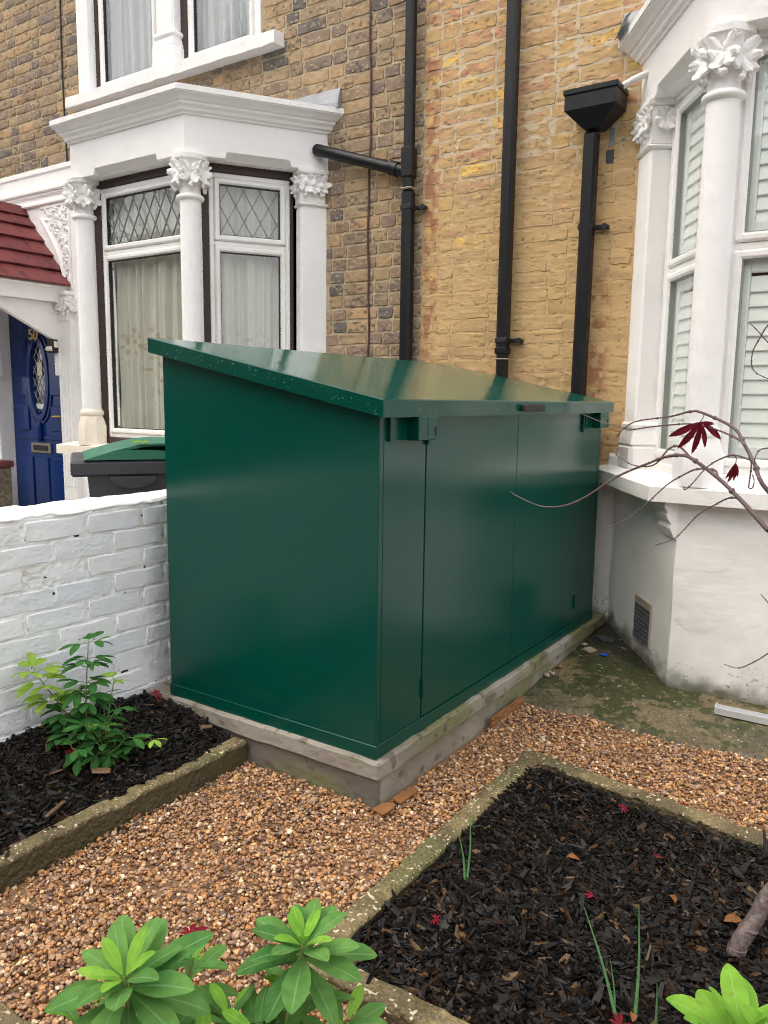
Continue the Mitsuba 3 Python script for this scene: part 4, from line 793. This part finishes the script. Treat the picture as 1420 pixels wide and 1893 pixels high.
put('outlet_pipe', tube([(-.05, 2.115, 2.652), (.03, 2.12, 2.685), (.13, 2.125, 2.712)], .0165, 12), 'm_upvc', hp, True)
put('paint_patch', rough(hull([(-.105, 2.1965, 2.41), (-.075, 2.1965, 2.42), (-.075, 2.1965, 2.50), (-.10, 2.1965, 2.51), (-.105, 2.199, 2.41), (-.075, 2.199, 2.50)]), .002, 60), 'm_lead', hp)
put('paint_patch', rough(hull([(-.115, 2.1955, 2.335), (-.075, 2.1955, 2.33), (-.075, 2.1955, 2.40), (-.115, 2.1955, 2.40), (-.075, 2.199, 2.33), (-.115, 2.199, 2.40)]), .002, 60), 'm_slate', hp)
zs = np.linspace(.9, 5.5, 70); r = np.random.default_rng(3)
solo('wall_cable', tube(np.column_stack([-1.588+.006*np.sin(zs*5)+.003*np.sin(zs*17), np.full(70, 2.188), zs]), .0062, 8), 'm_cable', 'thin brown cable running down the brown bricks beside the soil pipe', 'cable', smooth=True)
zs = np.linspace(2.75, 5.5, 40)
solo('wall_cable', tube(np.column_stack([-4.60+.01*np.sin(zs*3), np.full(40, 2.188), zs]), .006, 8), 'm_gasket', 'thin dark cable on the brown bricks left of the upper window', 'cable', smooth=True)

# ------------------------------------------------------------------ white garden wall
gw = thing('garden_wall', 'white painted brick garden wall with a rendered top, behind the shrub and the shed', 'wall')
WX, WT = -1.08, .722
wc = bx(WX-.215, WX-.0032, -2.7, 2.17, -.3, WT-.002).subdivide_to_size(.08); put('mortar', rough(wc, .004, 12), 'm_paintmortar', gw, 30)
cp = bx(WX-.222, WX-.001, -2.7, 2.17, WT-.006, WT+.016, .009).subdivide_to_size(.03); put('top_render', rough(cp, .012, 26, 2), 'm_render', gw, 40)
r = np.random.default_rng(12); row = 0; z = WT-.008
while z > -.10:
    y = -2.68+(.118 if row % 2 else 0)+.037
    while y < 2.1:
        L = .2275*r.uniform(.985, 1.015); h_ = .0705*r.uniform(.97, 1.02)
        v, f = brick_mesh(L, h_, .02, r, .0014, .0042); v = np.column_stack([WX-v[:, 1]+.0005-abs(r.normal(0, .0012)), y+L/2+v[:, 0], z-.0385+v[:, 2]])
        if y > -1.6 and y < 0.2 or y < -1.6 : put_brick_uv('brick', (v, f), 'm_paintbrick', gw, r)
        y += L+.0118
    z -= .0778; row += 1

# ------------------------------------------------------------------ wheelie bin behind the wall
bn = thing('wheelie_bin', 'dark grey wheelie bin with a green lid behind the white wall', 'bin')
X1, Y0, Y1 = 0.0, 0.0, .56
n_bin = len(scene)
e1 = np.array([.57, .822, 0]); e0_ = np.array([.822, -.57, 0]); bo = np.array([-1.70, .12, 0])
BN = lambda m: place(m, bo, e0_, e1, (0, 0, 1))
put('body', BN(cat_([hull([(X1-.02, Y0+.07, .78), (X1-.02, Y1-.04, .78), (X1-.60, Y0+.07, .78), (X1-.60, Y1-.04, .78), (X1-.08, Y0+.13, -.12), (X1-.08, Y1-.1, -.12), (X1-.5, Y0+.13, -.12), (X1-.5, Y1-.1, -.12)]), bx(X1-.019, X1-.008, Y1-.075, Y1-.05, .2, .775)])), 'm_grey_bin', bn)
rim = [bx(X1-.62, X1, Y0, Y1, .775, .843, .01), place(trimesh.creation.extrude_polygon(Polygon([(.10*math.cos(a), .052*math.sin(a)) for a in np.linspace(math.pi, 2*math.pi, 20)]), .016), (X1-.012, (Y0+Y1)/2-.02, .7745), (0, 1, 0), (0, 0, 1), (1, 0, 0))]
put('rim', BN(cat_(rim)), 'm_grey_bin', bn)
arc_o = [(Y0+.055+t*(Y1-Y0-.06), .848+.072*math.sin(min(1, t*1.15)*math.pi*.62)) for t in np.linspace(0, 1, 24)]
lid = Polygon(arc_o+[(Y1-.005, .848)]); slot = Polygon([(Y0+.085+t*.33, .866+.024*math.sin(t*math.pi*.75)) for t in np.linspace(0, 1, 14)]+[(Y0+.085+t*.33, .869+.043*math.sin(t*math.pi*.66)) for t in np.linspace(1, 0, 14)]).buffer(0)
face = lid.difference(slot); inner = lid.difference(Polygon([(a, b-.012) for a, b in lid.exterior.coords]).buffer(0)).buffer(0)
ey_ = lambda p, d, x: place(trimesh.creation.extrude_polygon(p, d), (x, 0, 0), (0, 1, 0), (0, 0, 1), (1, 0, 0))
pieces = [ey_(face, .018, X1-.018), ey_(lid, .40, X1-.591)]+[ey_(g_, .171, X1-.190) for g_ in (getattr(inner, 'geoms', None) or [inner]) if g_.area > 1e-5]
put('lid', BN(cat_(pieces)), 'm_green_bin', bn)
solo('fallen_leaf', rag([(-1.60, .36), (-1.54, .35), (-1.52, .40), (-1.57, .43), (-1.61, .40)], .921, .002), 'm_leaf_lime', 'pale green leaf lying on the green bin lid', 'leaf')

# ------------------------------------------------------------------ plants
def leaf(L, Wd, curl=.3, fold=.25, nseg=6, tip=.75, pw=.8, wave=0.0, ph=0.0):
    """base at origin, along +x, upper side +z"""
    V, U, F = [], [], []
    for i in range(nseg+1):
        t = math.sin(i/nseg*math.pi/2)**1.2; w = Wd*(math.sin(math.pi*min(1, t**tip))**pw if t < 1 else 0)+Wd*.05*(1-t); w = max(w, Wd*.015)
        a = -curl*t; x = L*(math.sin(curl*t)/curl if abs(curl) > 1e-3 else t); z = -L*(1-math.cos(curl*t))/curl if abs(curl) > 1e-3 else 0
        for j, q in enumerate((-1, -.5, 0, .5, 1)):
            V.append((x, q*w*math.cos(fold), z+abs(q)*w*math.sin(fold)+wave*w*math.sin(t*11+ph+q*2)*abs(q))); U.append((t, .5+q*.5))
    for i in range(nseg):
        for j in range(4): a = i*5+j; F += [(a, a+5, a+6), (a, a+6, a+1)]
    return np.array(V), np.array(F), np.array(U)
def orient(V, p, d, nrm):
    d = np.array(d, float); d /= np.linalg.norm(d); nrm = np.array(nrm, float); nrm = nrm-d*(nrm@d); nrm /= np.linalg.norm(nrm)+1e-9; s = np.cross(nrm, d)
    return V@np.array([d, s, nrm])+p
def put_leaf(parent, p, d, nrm, L, Wd, m, r, **kw):
    v, f, u = leaf(L, Wd, **kw); put('leaf', (orient(v, np.array(p, float), d, nrm), f), m, parent, True, u)

def whorl(parent, c, axis, n, L0, L1, r, tilt0, tilt1, m_in, m_out, wd=.27, drop=0.02, spin=0.0, nin=4):
    """leaves spiralling round a shoot: inner ones short, upright and young, outer ones long and flat"""
    axis = np.array(axis, float); axis /= np.linalg.norm(axis); a1 = np.cross(axis, (0, 1, .2)); a1 /= np.linalg.norm(a1); a2 = np.cross(axis, a1)
    for i in range(n):
        t = i/max(1, n-1); ph = spin+i*2.4+r.normal(0, .15); e = math.radians(tilt0+(tilt1-tilt0)*t+r.normal(0, 6)); o = math.cos(ph)*a1+math.sin(ph)*a2
        d = math.cos(e)*o+math.sin(e)*axis; up_ = -math.sin(e)*o+math.cos(e)*axis; L = (L0+(L1-L0)*min(1, t*1.5))*r.uniform(.88, 1.1)
        put_leaf(parent, np.array(c)-axis*drop*t*2+o*.003, d, up_, L, L*wd*.5*r.uniform(.9, 1.1)*1.3, m_in if i < nin else m_out, r, curl=r.uniform(.25, .7), fold=r.uniform(.12, .35), tip=1.45, pw=.62, wave=.06, ph=r.uniform(0, 6), nseg=9)
fg = thing('leafy_shrub', 'glossy green shrub with broad leaf rosettes at the bottom left, before the gravel', 'shrub')
r = np.random.default_rng(5)
heads = [((.653, -1.139, .350), 23, .042, .104, (.05, -.10, 1)), ((.520, -1.348, .372), 26, .045, .115, (.0, -.25, 1)), ((.492, -1.205, .292), 13, .045, .08, (.1, .1, 1)), ((.585, -1.222, .262), 14, .045, .09, (-.1, 0, 1)), ((.715, -1.115, .235), 12, .05, .09, (.25, .1, .9)), ((.64, -1.225, .262), 12, .05, .09, (0, -.2, 1)), ((.44, -1.36, .275), 12, .05, .095, (-.35, 0, .9)), ((.56, -1.36, .29), 11, .05, .095, (.2, -.2, .9)), ((.70, -1.20, .215), 10, .05, .09, (.1, .1, 1)), ((.53, -1.26, .255), 11, .05, .085, (-.1, .1, 1)), ((.645, -1.14, .265), 11, .06, .09, (-.05, .1, 1)), ((.47, -1.38, .25), 12, .06, .10, (-.2, -.1, 1)), ((.62, -1.30, .27), 12, .06, .10, (.1, -.1, 1)), ((.56, -1.22, .20), 11, .06, .09, (0, .2, 1))]
stm = []
root = np.array([.60, -1.42, -.15])
for hi, (c, n, L0, L1, ax) in enumerate(heads):
    big = hi < 2
    whorl(fg, c, ax, n, L0, L1, r, 62 if big else 50, -8 if big else 0, 'm_leaf_young', 'm_leaf', spin=hi*1.3, nin=6 if big else 2, drop=.018 if big else .03)
    c = np.array(c); mid = root*.45+c*.55+np.array([r.normal(0, .02), r.normal(0, .02), -.03]); stm.append(tube(spline([root+r.normal(0, .02, 3)*[1, 1, 0], mid, c], 5), np.linspace(.0055, .003, 11), 7))
put('stem', cat_(stm), 'm_stem', fg, True)
fl_ = thing('leafy_shrub', 'dark green shrub showing only leaf tips at the left edge, low down', 'shrub')
r = np.random.default_rng(15)
for c, d, L in (((-.02, -1.30, .205), (.8, -.1, -.05), .085), ((.075, -1.365, .205), (.85, .0, -.25), .085), ((-.03, -1.32, .19), (-.6, .5, .2), .08), ((-.02, -1.31, .20), (-.4, -.8, .2), .09), ((-.03, -1.30, .2), (0, .9, .3), .08)): put_leaf(fl_, c, d, (0, -.2, 1), L, L*.24, 'm_leaf', r, curl=.5, fold=.25, tip=1.2)
put('stem', tube([(-.05, -1.38, -.15), (-.04, -1.34, .05), (-.02, -1.30, .2), (.075, -1.365, .205)], [.006, .005, .004, .003], 7), 'm_stem', fl_, True)
fr_ = thing('leafy_shrub', 'bright light green rosette of upright leaves in the bottom right corner', 'shrub')
r = np.random.default_rng(16)
for hi, (c, n, L0, L1, ax) in enumerate((((1.212, -.960, .352), 14, .075, .100, (-.1, .1, 1)), ((1.285, -.97, .34), 13, .075, .10, (.25, 0, 1)), ((1.24, -1.05, .28), 11, .07, .09, (-.2, -.2, 1)))): whorl(fr_, c, ax, n, L0, L1, r, 68, 25, 'm_leaf_young', 'm_leaf_young', spin=hi*1.1+.5, nin=8, wd=.34)
put('stem', cat_([tube(spline([(1.22, -1.25, -.15), (1.21, -1.1, .1), c], 5), .004, 7) for c in ((1.212, -.960, .352), (1.285, -.97, .34), (1.24, -1.05, .28))]), 'm_stem', fr_, True)
# shrub by the white wall: trifoliate leaves on a few stems
sb = thing('leafy_shrub', 'young green shrub with lime yellow tips growing from the mulch against the white wall', 'shrub')
r = np.random.default_rng(8); stm = []
base = np.array([-.825, -.40, -.06])
def trefoil(p, d, up_, L, m, nl=3):
    d = np.array(d, float); d /= np.linalg.norm(d); up_ = np.array(up_, float); s = np.cross(up_, d); s /= np.linalg.norm(s)
    e = p+d*L*.42; stm.append(tube([p, p+d*L*.21+np.array([0, 0, .003]), e], .0011, 5))
    for a in ((0, .75, -.75) if nl == 3 else (.4, -.4)): 
        dd = math.cos(a)*d+math.sin(a)*s+np.array([0, 0, r.normal(-.08, .12)]); put_leaf(sb, e, dd, up_, L*r.uniform(.9, 1.2), L*.215, m, r, curl=r.uniform(.2, .8), fold=.2, tip=1.25, pw=.7, nseg=6)
def stem_(tip_, n, L0, L1, mtop, mlow, ntop, lean=.45, bare=.30, per=2):
    P = spline([base+r.normal(0, .02, 3)*[1, 1, 0], base*.5+tip_*.5+np.array([r.normal(0, .015), r.normal(0, .015), -.01]), tip_], 8); stm.append(tube(P, np.linspace(.0042, .0016, len(P)), 6))
    for i in range(n):
        t = bare+(1-bare)*i/(n-1); p = P[int(t*(len(P)-1))]
        for k in range(per):
            a = i*1.57+k*2*math.pi/per+r.normal(0, .25); el = -.15+lean*2*(t-.45)+r.normal(0, .15); d = (math.cos(a)*math.cos(el), math.sin(a)*math.cos(el), math.sin(el))
            trefoil(p, d, (-math.cos(a)*math.sin(el), -math.sin(a)*math.sin(el), 1), 1.32*(L0+(L1-L0)*t), mtop if t > ntop else mlow)
tips = [((-.86, -.415, .325), 8, .050, .046, 'm_leaf_shrub', 2), ((-.975, -.535, .235), 7, .046, .050, 'm_leaf_lime', .62), ((-.80, -.36, .10), 3, .05, .045, 'm_leaf_shrub', 2), ((-.77, -.48, .08), 3, .055, .045, 'm_leaf_shrub', 2), ((-.90, -.34, .12), 3, .05, .045, 'm_leaf_shrub', 2), ((-.91, -.48, .09), 3, .055, .045, 'm_leaf_shrub', 2), ((-.71, -.40, .03), 3, .05, .045, 'm_leaf_shrub', 2), ((-.80, -.53, .02), 3, .05, .045, 'm_leaf_shrub', 2), ((-.93, -.27, .14), 3, .036, .030, 'm_leaf_lime', .8), ((-.65, -.34, .02), 3, .045, .034, 'm_leaf_lime', .85), ((-.76, -.43, .07), 3, .04, .03, 'm_leaf_lime', .8), ((-.74, -.47, .02), 3, .05, .045, 'm_leaf_shrub', 2), ((-.84, -.50, .04), 3, .05, .045, 'm_leaf_shrub', 2)]
for q, n, L0, L1, mt, nt in tips: stem_(np.array(q), n, L0, L1, mt, 'm_leaf_shrub', nt, bare=.40 if q[2] > .2 else .35, per=3 if q[2] > .2 else 2)
put('stem', cat_(stm), 'm_stem', sb, True)
# green bulb shoots
def shoots(label, blades):
    k = thing('bulb_shoots', label, 'plant')
    for p, q, w in blades:
        p, q = np.array(p, float), np.array(q, float); P = spline([p, p*.5+q*.5+np.array([.004, .003, 0]), q], 5); put('blade', tube(P, np.linspace(w, w*.18, len(P)), 6), 'm_spike', k, True)
shoots('pair of thin green shoots by the left kerb of the maple bed', [((.449, -.234, -.13), (.405, -.20, -.005), .0042), ((.452, -.232, -.13), (.425, -.17, .035), .0042)])
shoots('taller clump of thin green shoots at the bottom of the maple bed', [((.93, -.47, -.14), (.822, -.40, .05), .005), ((.955, -.45, -.14), (.93, -.375, .085), .0048), ((.92, -.47, -.14), (.89, -.42, -.03), .003), ((1.00, -.50, -.14), (1.005, -.50, .02), .0045)])
# Japanese maple
mp_ = thing('maple_tree', 'bare young maple with thin brown twigs and dark red leaves, in the right mulched bed', 'tree')
trunk = spline([(1.085, -.112, -.15), (1.092, -.105, -.10), (1.118, -.078, -.045), (1.150, -.045, .03), (1.27, .03, .17), (1.42, .02, .40), (1.47, -.18, .60), (1.36, -.42, .76), (1.22, -.52, .86), (1.138, -.546, .927)], 8)
tm = tube(trunk, np.interp(np.linspace(0, 1, len(trunk)), [0, .1, .35, .7, 1], [.025, .020, .0175, .013, .0045]), 14); kn_ = [trimesh.creation.icosphere(2, .021).apply_transform(np.diag([1.05, 1.05, .5, 1])).apply_translation(q_) for q_ in (trunk[6], trunk[13])]; put('trunk', rough(cat_([tm]+kn_), .005, 45), 'm_trunk', mp_, True)
BRN = {
    'b1': [(1.138,-0.546,0.927),(1.091,-0.522,0.969),(1.047,-0.500,1.003),(0.997,-0.482,1.033),(0.971,-0.462,1.036),(0.942,-0.443,1.030),(0.913,-0.425,1.018),(0.850,-0.420,0.987),(0.787,-0.419,0.941),(0.742,-0.411,0.919),(0.698,-0.402,0.911),(0.662,-0.389,0.914),(0.619,-0.378,0.926),(0.595,-0.360,0.932)],
    'b2': [(1.36,-.42,.76),(1.26,-.56,.88),(1.141,-0.579,0.990),(1.112,-0.556,1.034),(1.090,-0.535,1.065),(1.069,-0.516,1.090),(1.016,-0.503,1.113),(0.991,-0.486,1.115),(0.953,-0.472,1.105),(0.896,-0.465,1.096),(0.868,-0.450,1.083),(0.848,-0.434,1.066)],
    'b3': [(1.095,-0.560,1.063),(1.082,-0.535,1.071),(1.047,-0.514,1.084),(1.016,-0.494,1.090),(0.982,-0.475,1.093),(0.916,-0.465,1.085),(0.874,-0.450,1.078),(0.852,-0.430,1.083),(0.818,-0.413,1.088),(0.789,-0.395,1.095),(0.754,-0.380,1.106)],
    'b1b': [(0.984,-0.425,1.030),(0.960,-0.421,1.050),(0.941,-0.418,1.043),(0.923,-0.415,1.019),(0.906,-0.412,1.009),(0.878,-0.412,1.009),(0.857,-0.409,1.017),(0.840,-0.405,1.027),(0.832,-0.398,1.037)],
    'b4': [(1.041,-0.467,1.000),(1.034,-0.456,1.011),(1.017,-0.449,1.013),(0.996,-0.443,1.010),(0.973,-0.438,0.997),(0.946,-0.436,0.977),(0.907,-0.440,0.934),(0.867,-0.445,0.899),(0.839,-0.444,0.890),(0.831,-0.436,0.888)],
    'b5': [(1.089,-0.507,0.967),(1.076,-0.495,0.970),(1.061,-0.483,0.966),(1.040,-0.474,0.952),(1.013,-0.468,0.932),(0.988,-0.463,0.900),(0.970,-0.455,0.881),(0.938,-0.451,0.865)],
    'b6': [(1.109,-0.569,1.040),(1.085,-0.557,1.046),(1.067,-0.545,1.043),(1.038,-0.537,1.025),(1.011,-0.530,0.991),(0.998,-0.519,0.980),(0.993,-0.504,0.985)],
    'b7': [(1.104,-0.569,1.049),(1.109,-0.568,1.034),(1.108,-0.568,1.006),(1.108,-0.568,0.996),(1.113,-0.565,0.996),(1.114,-0.562,1.008),(1.110,-0.560,1.017)],
    'b8': [(1.26,-.60,1.00),(1.20,-.60,1.055),(1.142,-0.593,1.064),(1.134,-0.589,1.062),(1.122,-0.586,1.058),(1.116,-0.583,1.045),(1.115,-0.578,1.035)],
    'b9': [(1.36,-.42,.76),(1.25,-.58,.775),(1.176,-0.619,0.757),(1.161,-0.611,0.741),(1.146,-0.603,0.725),(1.126,-0.596,0.708),(1.112,-0.585,0.700),(1.094,-0.574,0.699)],
    'b10': [(1.26,-.56,.88),(1.22,-.585,1.07),(1.136,-0.574,1.209),(1.119,-0.571,1.225),(1.102,-0.568,1.244),(1.090,-0.565,1.256)],
    'b11': [(1.22,-.585,1.07),(1.20,-.58,1.22),(1.133,-0.579,1.258),(1.118,-0.580,1.249),(1.108,-0.580,1.230),(1.100,-0.580,1.210),(1.100,-0.579,1.189),(1.108,-0.577,1.177),(1.128,-0.574,1.167)],
    'b12': [(1.25,-.58,.775),(1.20,-.60,.80),(1.163,-0.605,0.815),(1.154,-0.605,0.822),(1.143,-0.604,0.833)]}
RAD = {'b1': (.0043, .0007), 'b2': (.0046, .0008), 'b3': (.0021, .0007), 'b1b': (.0022, .0007), 'b4': (.0023, .0007), 'b5': (.0019, .0008), 'b6': (.0018, .0008)}
for k, P in BRN.items():
    a, b = RAD.get(k, (.0015, .0007)); S = spline(P, 5); rr = a+(b-a)*np.linspace(0, 1, len(S))**.8; ms = [tube(S, rr, 8)]
    for q, rad in list(zip(S, rr))[7::7]: ms.append(trimesh.creation.icosphere(1, rad*1.5+.0002).apply_translation(q))
    put('branch', cat_(ms), 'm_twig', mp_, True)
def maple_mesh(size, r, droop=.5, lobes=7):
    VV, FF, UU, o = [], [], [], 0
    for i in range(lobes):
        a = (i-(lobes-1)/2)*math.radians(41)+r.normal(0, .06); L = size*(1-.13*abs(i-(lobes-1)/2))*r.uniform(.92, 1.05)
        v, f, u = leaf(L, L*.13, curl=droop*r.uniform(.6, 1.3), fold=.3, nseg=7, tip=1.15); c, s = math.cos(a), math.sin(a); v = v@np.array([[c, s, 0], [-s, c, 0], [0, 0, 1]])
        VV.append(v+(0, 0, .0005*i)); FF.append(f+o); UU.append(u); o += len(v)
    return np.vstack(VV), np.vstack(FF), np.vstack(UU)
r = np.random.default_rng(4)
def hang(p, top, size, m, spread):
    p = np.array(p); VV, FF, UU, o = [], [], [], 0; rgt = rt; dn = np.array([0, 0, -1.])
    for a, L in spread:
        a = math.radians(a); v, f, u = leaf(L*size, L*size*.115, curl=.25, fold=.3, nseg=8, tip=1.2); d = math.cos(a)*dn+math.sin(a)*rgt+fw*.15
        VV.append(orient(v, p, d, -fw+.3*rgt)); FF.append(f+o); UU.append(u); o += len(v)
    k = put('leaf', (np.vstack(VV), np.vstack(FF)), m, mp_, True, np.vstack(UU)); put('petiole', tube(spline([top, (np.array(top)+p)/2+(.003, 0, .002), p], 4), .0008, 5), 'm_twig', k, True)
hang((1.0155, -.513, 1.098), (1.016, -.503, 1.113), .062, 'm_leaf_red', [(-62, .92), (-33, .95), (-4, .95), (22, .80), (58, .88), (84, .45)])
hang((1.083, -.553, 1.034), (1.078, -.552, 1.046), .036, 'm_leaf_red', [(-22, .85), (-10, 1.0), (6, .9), (20, .75)])
# fallen leaves
def fallen(label, x, y, z, size, rot, tilt=.25, m='m_leaf_fallen', seed=0):
    r = np.random.default_rng(seed+40); v, f, u = maple_mesh(size, r, .6); v[:, 2] += size*.25
    A = trimesh.transformations.euler_matrix(r.normal(0, .15)+tilt, r.normal(0, .15), rot)[:3, :3]; solo('maple_leaf', (v@A.T+(x, y, z), f), m, label, 'leaf', smooth=True, uv=u)
fallen('larger red maple leaf on the mulch in front of the shrub', -.90, -.53, .005, .052, 2.0, seed=1)
fallen('smaller red maple leaf overlapping a larger one in front of the shrub', -.855, -.505, -.012, .034, .3, seed=2)
fallen('red maple leaf on the mulch at the corner of the shed skirt', -.985, -.05, .0, .04, 1.8, .6, seed=3)
fallen('red maple leaf on the gravel above the foreground shrub', .010, -.785, GZ+.008, .052, 1.4, .35, seed=4)
fallen('red maple leaf on the mulch under the far kerb of the maple bed', .672, .37, -.12, .028, 1.0, seed=5)
fallen('red maple leaf in the middle of the maple bed near the tall shoots', .752, -.125, -.117, .042, 2.0, .5, seed=6)
fallen('small red maple leaf on the mulch near the foreground shrub', .463, -.42, -.118, .026, .5, seed=7)
fallen('dark red maple leaf on the mulch left of the trunk', .845, .16, -.118, .028, 2.6, m='m_leaf_red', seed=8)
fallen('dark red maple leaf at the foot of the tall green shoots', .935, -.50, -.115, .045, .9, .5, m='m_leaf_red', seed=9)
fallen('red maple leaf on the gravel beyond the far kerb', .82, .53, GZ+.004, .03, 1.2, m='m_leaf_red', seed=11)
fallen('red maple leaf scrap at the right edge above the bright rosette', 1.275, -.55, -.115, .035, 1.2, seed=10)
def brown(label, x, y, z, L, rot, m='m_leaf_brown', seed=0):
    v, f, u = leaf(L, L*.25, curl=1.0, fold=.5, tip=1.0, wave=.2, ph=seed); A = trimesh.transformations.euler_matrix(.2, -.3, rot)[:3, :3]; solo('dry_leaf', (v@A.T+(x, y, z), f), m, label, 'leaf', smooth=True, uv=u)
brown('curled brown leaf in the middle of the maple bed', .63, .015, -.112, .04, .3, seed=1)
brown('brown dry leaf on the mulch left of the maple trunk', .93, -.02, -.112, .045, 2.2, seed=2)
brown('folded brown leaf at the foot of the maple trunk', 1.045, -.03, -.11, .06, .7, seed=3)
brown('orange brown leaf between the tall shoots', .957, -.475, -.105, .035, 1.7, seed=4)
# pale chips lying on the mulch of the left bed
def splinter(label, x, y, z, L, w, rot, m='m_wood'): 
    b = rough(bx(-L, L, -w, w, 0, .008, .003).subdivide_to_size(.02), .006, 50, x); solo('wood_splinter', b.apply_transform(trimesh.transformations.translation_matrix((x, y, z))@trimesh.transformations.euler_matrix(.1, .1, rot)), m, label, 'wood')
mat('m_chipbrown', lambda p, n, uv: mix((.20, .115, .055), (.10, .055, .03), fbm(*P3(p, 60))), .5)
splinter('long tan wood splinter lying on the left kerb', -.64, -.70, -.058, .055, .006, 2.1, 'm_chipbrown')
splinter('short brown wood chip on the mulch below the shrub', -.70, -.50, -.04, .028, .013, .9, 'm_chipbrown')
splinter('tan wood chip standing at the corner between slab and left kerb', -.70, -.06, -.05, .022, .011, 1.3, 'm_chipbrown')
# odds and ends on the path
ch = thing('metal_channel', 'white metal channel lying on the path at the foot of the right bay', 'metal channel')
put('web', bx(.755, 1.5, 1.318, 1.360, -.108, -.105), 'm_alu', ch); put('flange', cat_([bx(.755, 1.5, 1.315, 1.3178, -.108, -.082), bx(.755, 1.5, 1.3602, 1.363, -.108, -.082)]), 'm_alu', ch); put('end', bx(.752, .7548, 1.315, 1.363, -.108, -.075), 'm_alu', ch)
pz = lambda y: -.056-.0645*(2.2-y)
solo('slate_piece', rough(prism([(.045, 1.93), (.10, 1.885), (.155, 1.90), (.15, 1.95), (.09, 1.965)], pz(1.92)-.002, pz(1.92)+.008), .004, 40), 'm_slate', 'flat dark slate piece on the wet path near the slab end', 'slate')
solo('plastic_scrap', rag([(.145, 1.70), (.175, 1.69), (.19, 1.715), (.16, 1.73)], pz(1.71)+.001, .002), 'm_plastic_blue', 'tiny bright blue plastic scrap on the mossy path', 'scrap')
solo('stone_flake', rough(prism([(.05, 1.74), (.10, 1.70), (.12, 1.75), (.07, 1.79)], pz(1.75)-.003, pz(1.75)+.004), .003, 50), 'm_stone', 'tan stone flake on the path between the slate and the slab', 'stone')
solo('stone_flake', rough(prism([(.02, 1.80), (.045, 1.79), (.05, 1.81), (.03, 1.825)], pz(1.8)-.001, pz(1.8)+.004), .003, 50), 'm_alu', 'small white stone chip on the path near the slate', 'stone')
r = np.random.default_rng(55)
for lab, x, y, s in (('terracotta pebble beside the shed slab, largest of a few', .042, 1.46, .014), ('grey brown pebble by the slab, nearest the gravel', .03, 1.335, .014), ('brown pebble by the slab between two others', .046, 1.365, .011), ('pale pebble touching the slab', .028, 1.375, .010)):
    b = trimesh.creation.icosphere(2, s); b.vertices *= (1, .8, .7); b = rough(b, s*.4, 60, x); b.apply_translation((x, y, pz(y)+s*.5)); solo('pebble', b, 'm_wood' if 'terra' in lab else 'm_stone', lab, 'pebble', smooth=True)

# ------------------------------------------------------------------ the street behind the camera (seen in reflections)
fh = thing('opposite_house', 'terrace of brick houses across the street', 'house')
put('wall', bx(-34, 34, -26, -21, -.3, 7.4), 'm_house_far', fh); put('roof', hull([(-34, -26, 7.4), (34, -26, 7.4), (-34, -21, 7.4), (34, -21, 7.4), (-34, -23.5, 9.6), (34, -23.5, 9.6)]), 'm_roof_far', fh)
for x in range(-32, 33, 4):
    for z in (.6, 4.0): put('window', bx(x-.7, x+.7, -21.02, -20.95, z, z+1.4), 'm_window_far', fh)
hg = rough(bx(-9, -1.35, -3.5, -2.8, -.3, 1.35, .1).subdivide_to_size(.09), .10, 7, 5); hg = rough(hg, .06, 19, 2)
mat('m_hedge', lambda p, n, uv: mix((.02, .05, .015), (.05, .09, .03), noise(*P3(p, 30))), .7)
solo('hedge', hg, 'm_hedge', 'clipped dark green hedge along the street side of the neighbouring front garden', 'hedge')
def bare_tree(x, y, h, seed, label):
    r = np.random.default_rng(seed); ms = []
    def grow(p, d, L, rad, lev):
        n = 5; P = [p]
        for i in range(n): d = d+r.normal(0, .17, 3); d /= np.linalg.norm(d); P.append(P[-1]+d*L/n)
        ms.append(tube(P, np.linspace(rad, rad*.65, n+1), 5, False))
        if lev == 0: return
        for k in range(r.integers(2, 4)): e = d+r.normal(0, .55, 3)+np.array([0, 0, .12]); e /= np.linalg.norm(e); grow(P[-1-(k % 2)], e, L*r.uniform(.68, .85), rad*.62, lev-1)
    grow(np.array([x, y, -.3]), np.array([0, 0, 1.]), h*.24, h*.017, 7)
    t = thing('street_tree', label, 'tree'); put('trunk', ms[0], 'm_bark', t, True); put('crown', cat_(ms[1:]), 'm_bark', t, True)
bare_tree(10.0, -3.1, 9, 6, 'bare street tree to the right behind the camera'); bare_tree(-11, -6.0, 12, 4, 'bare street tree to the left behind the camera')
for k in [k for k, v in labels.items() if not v]: del labels[k]
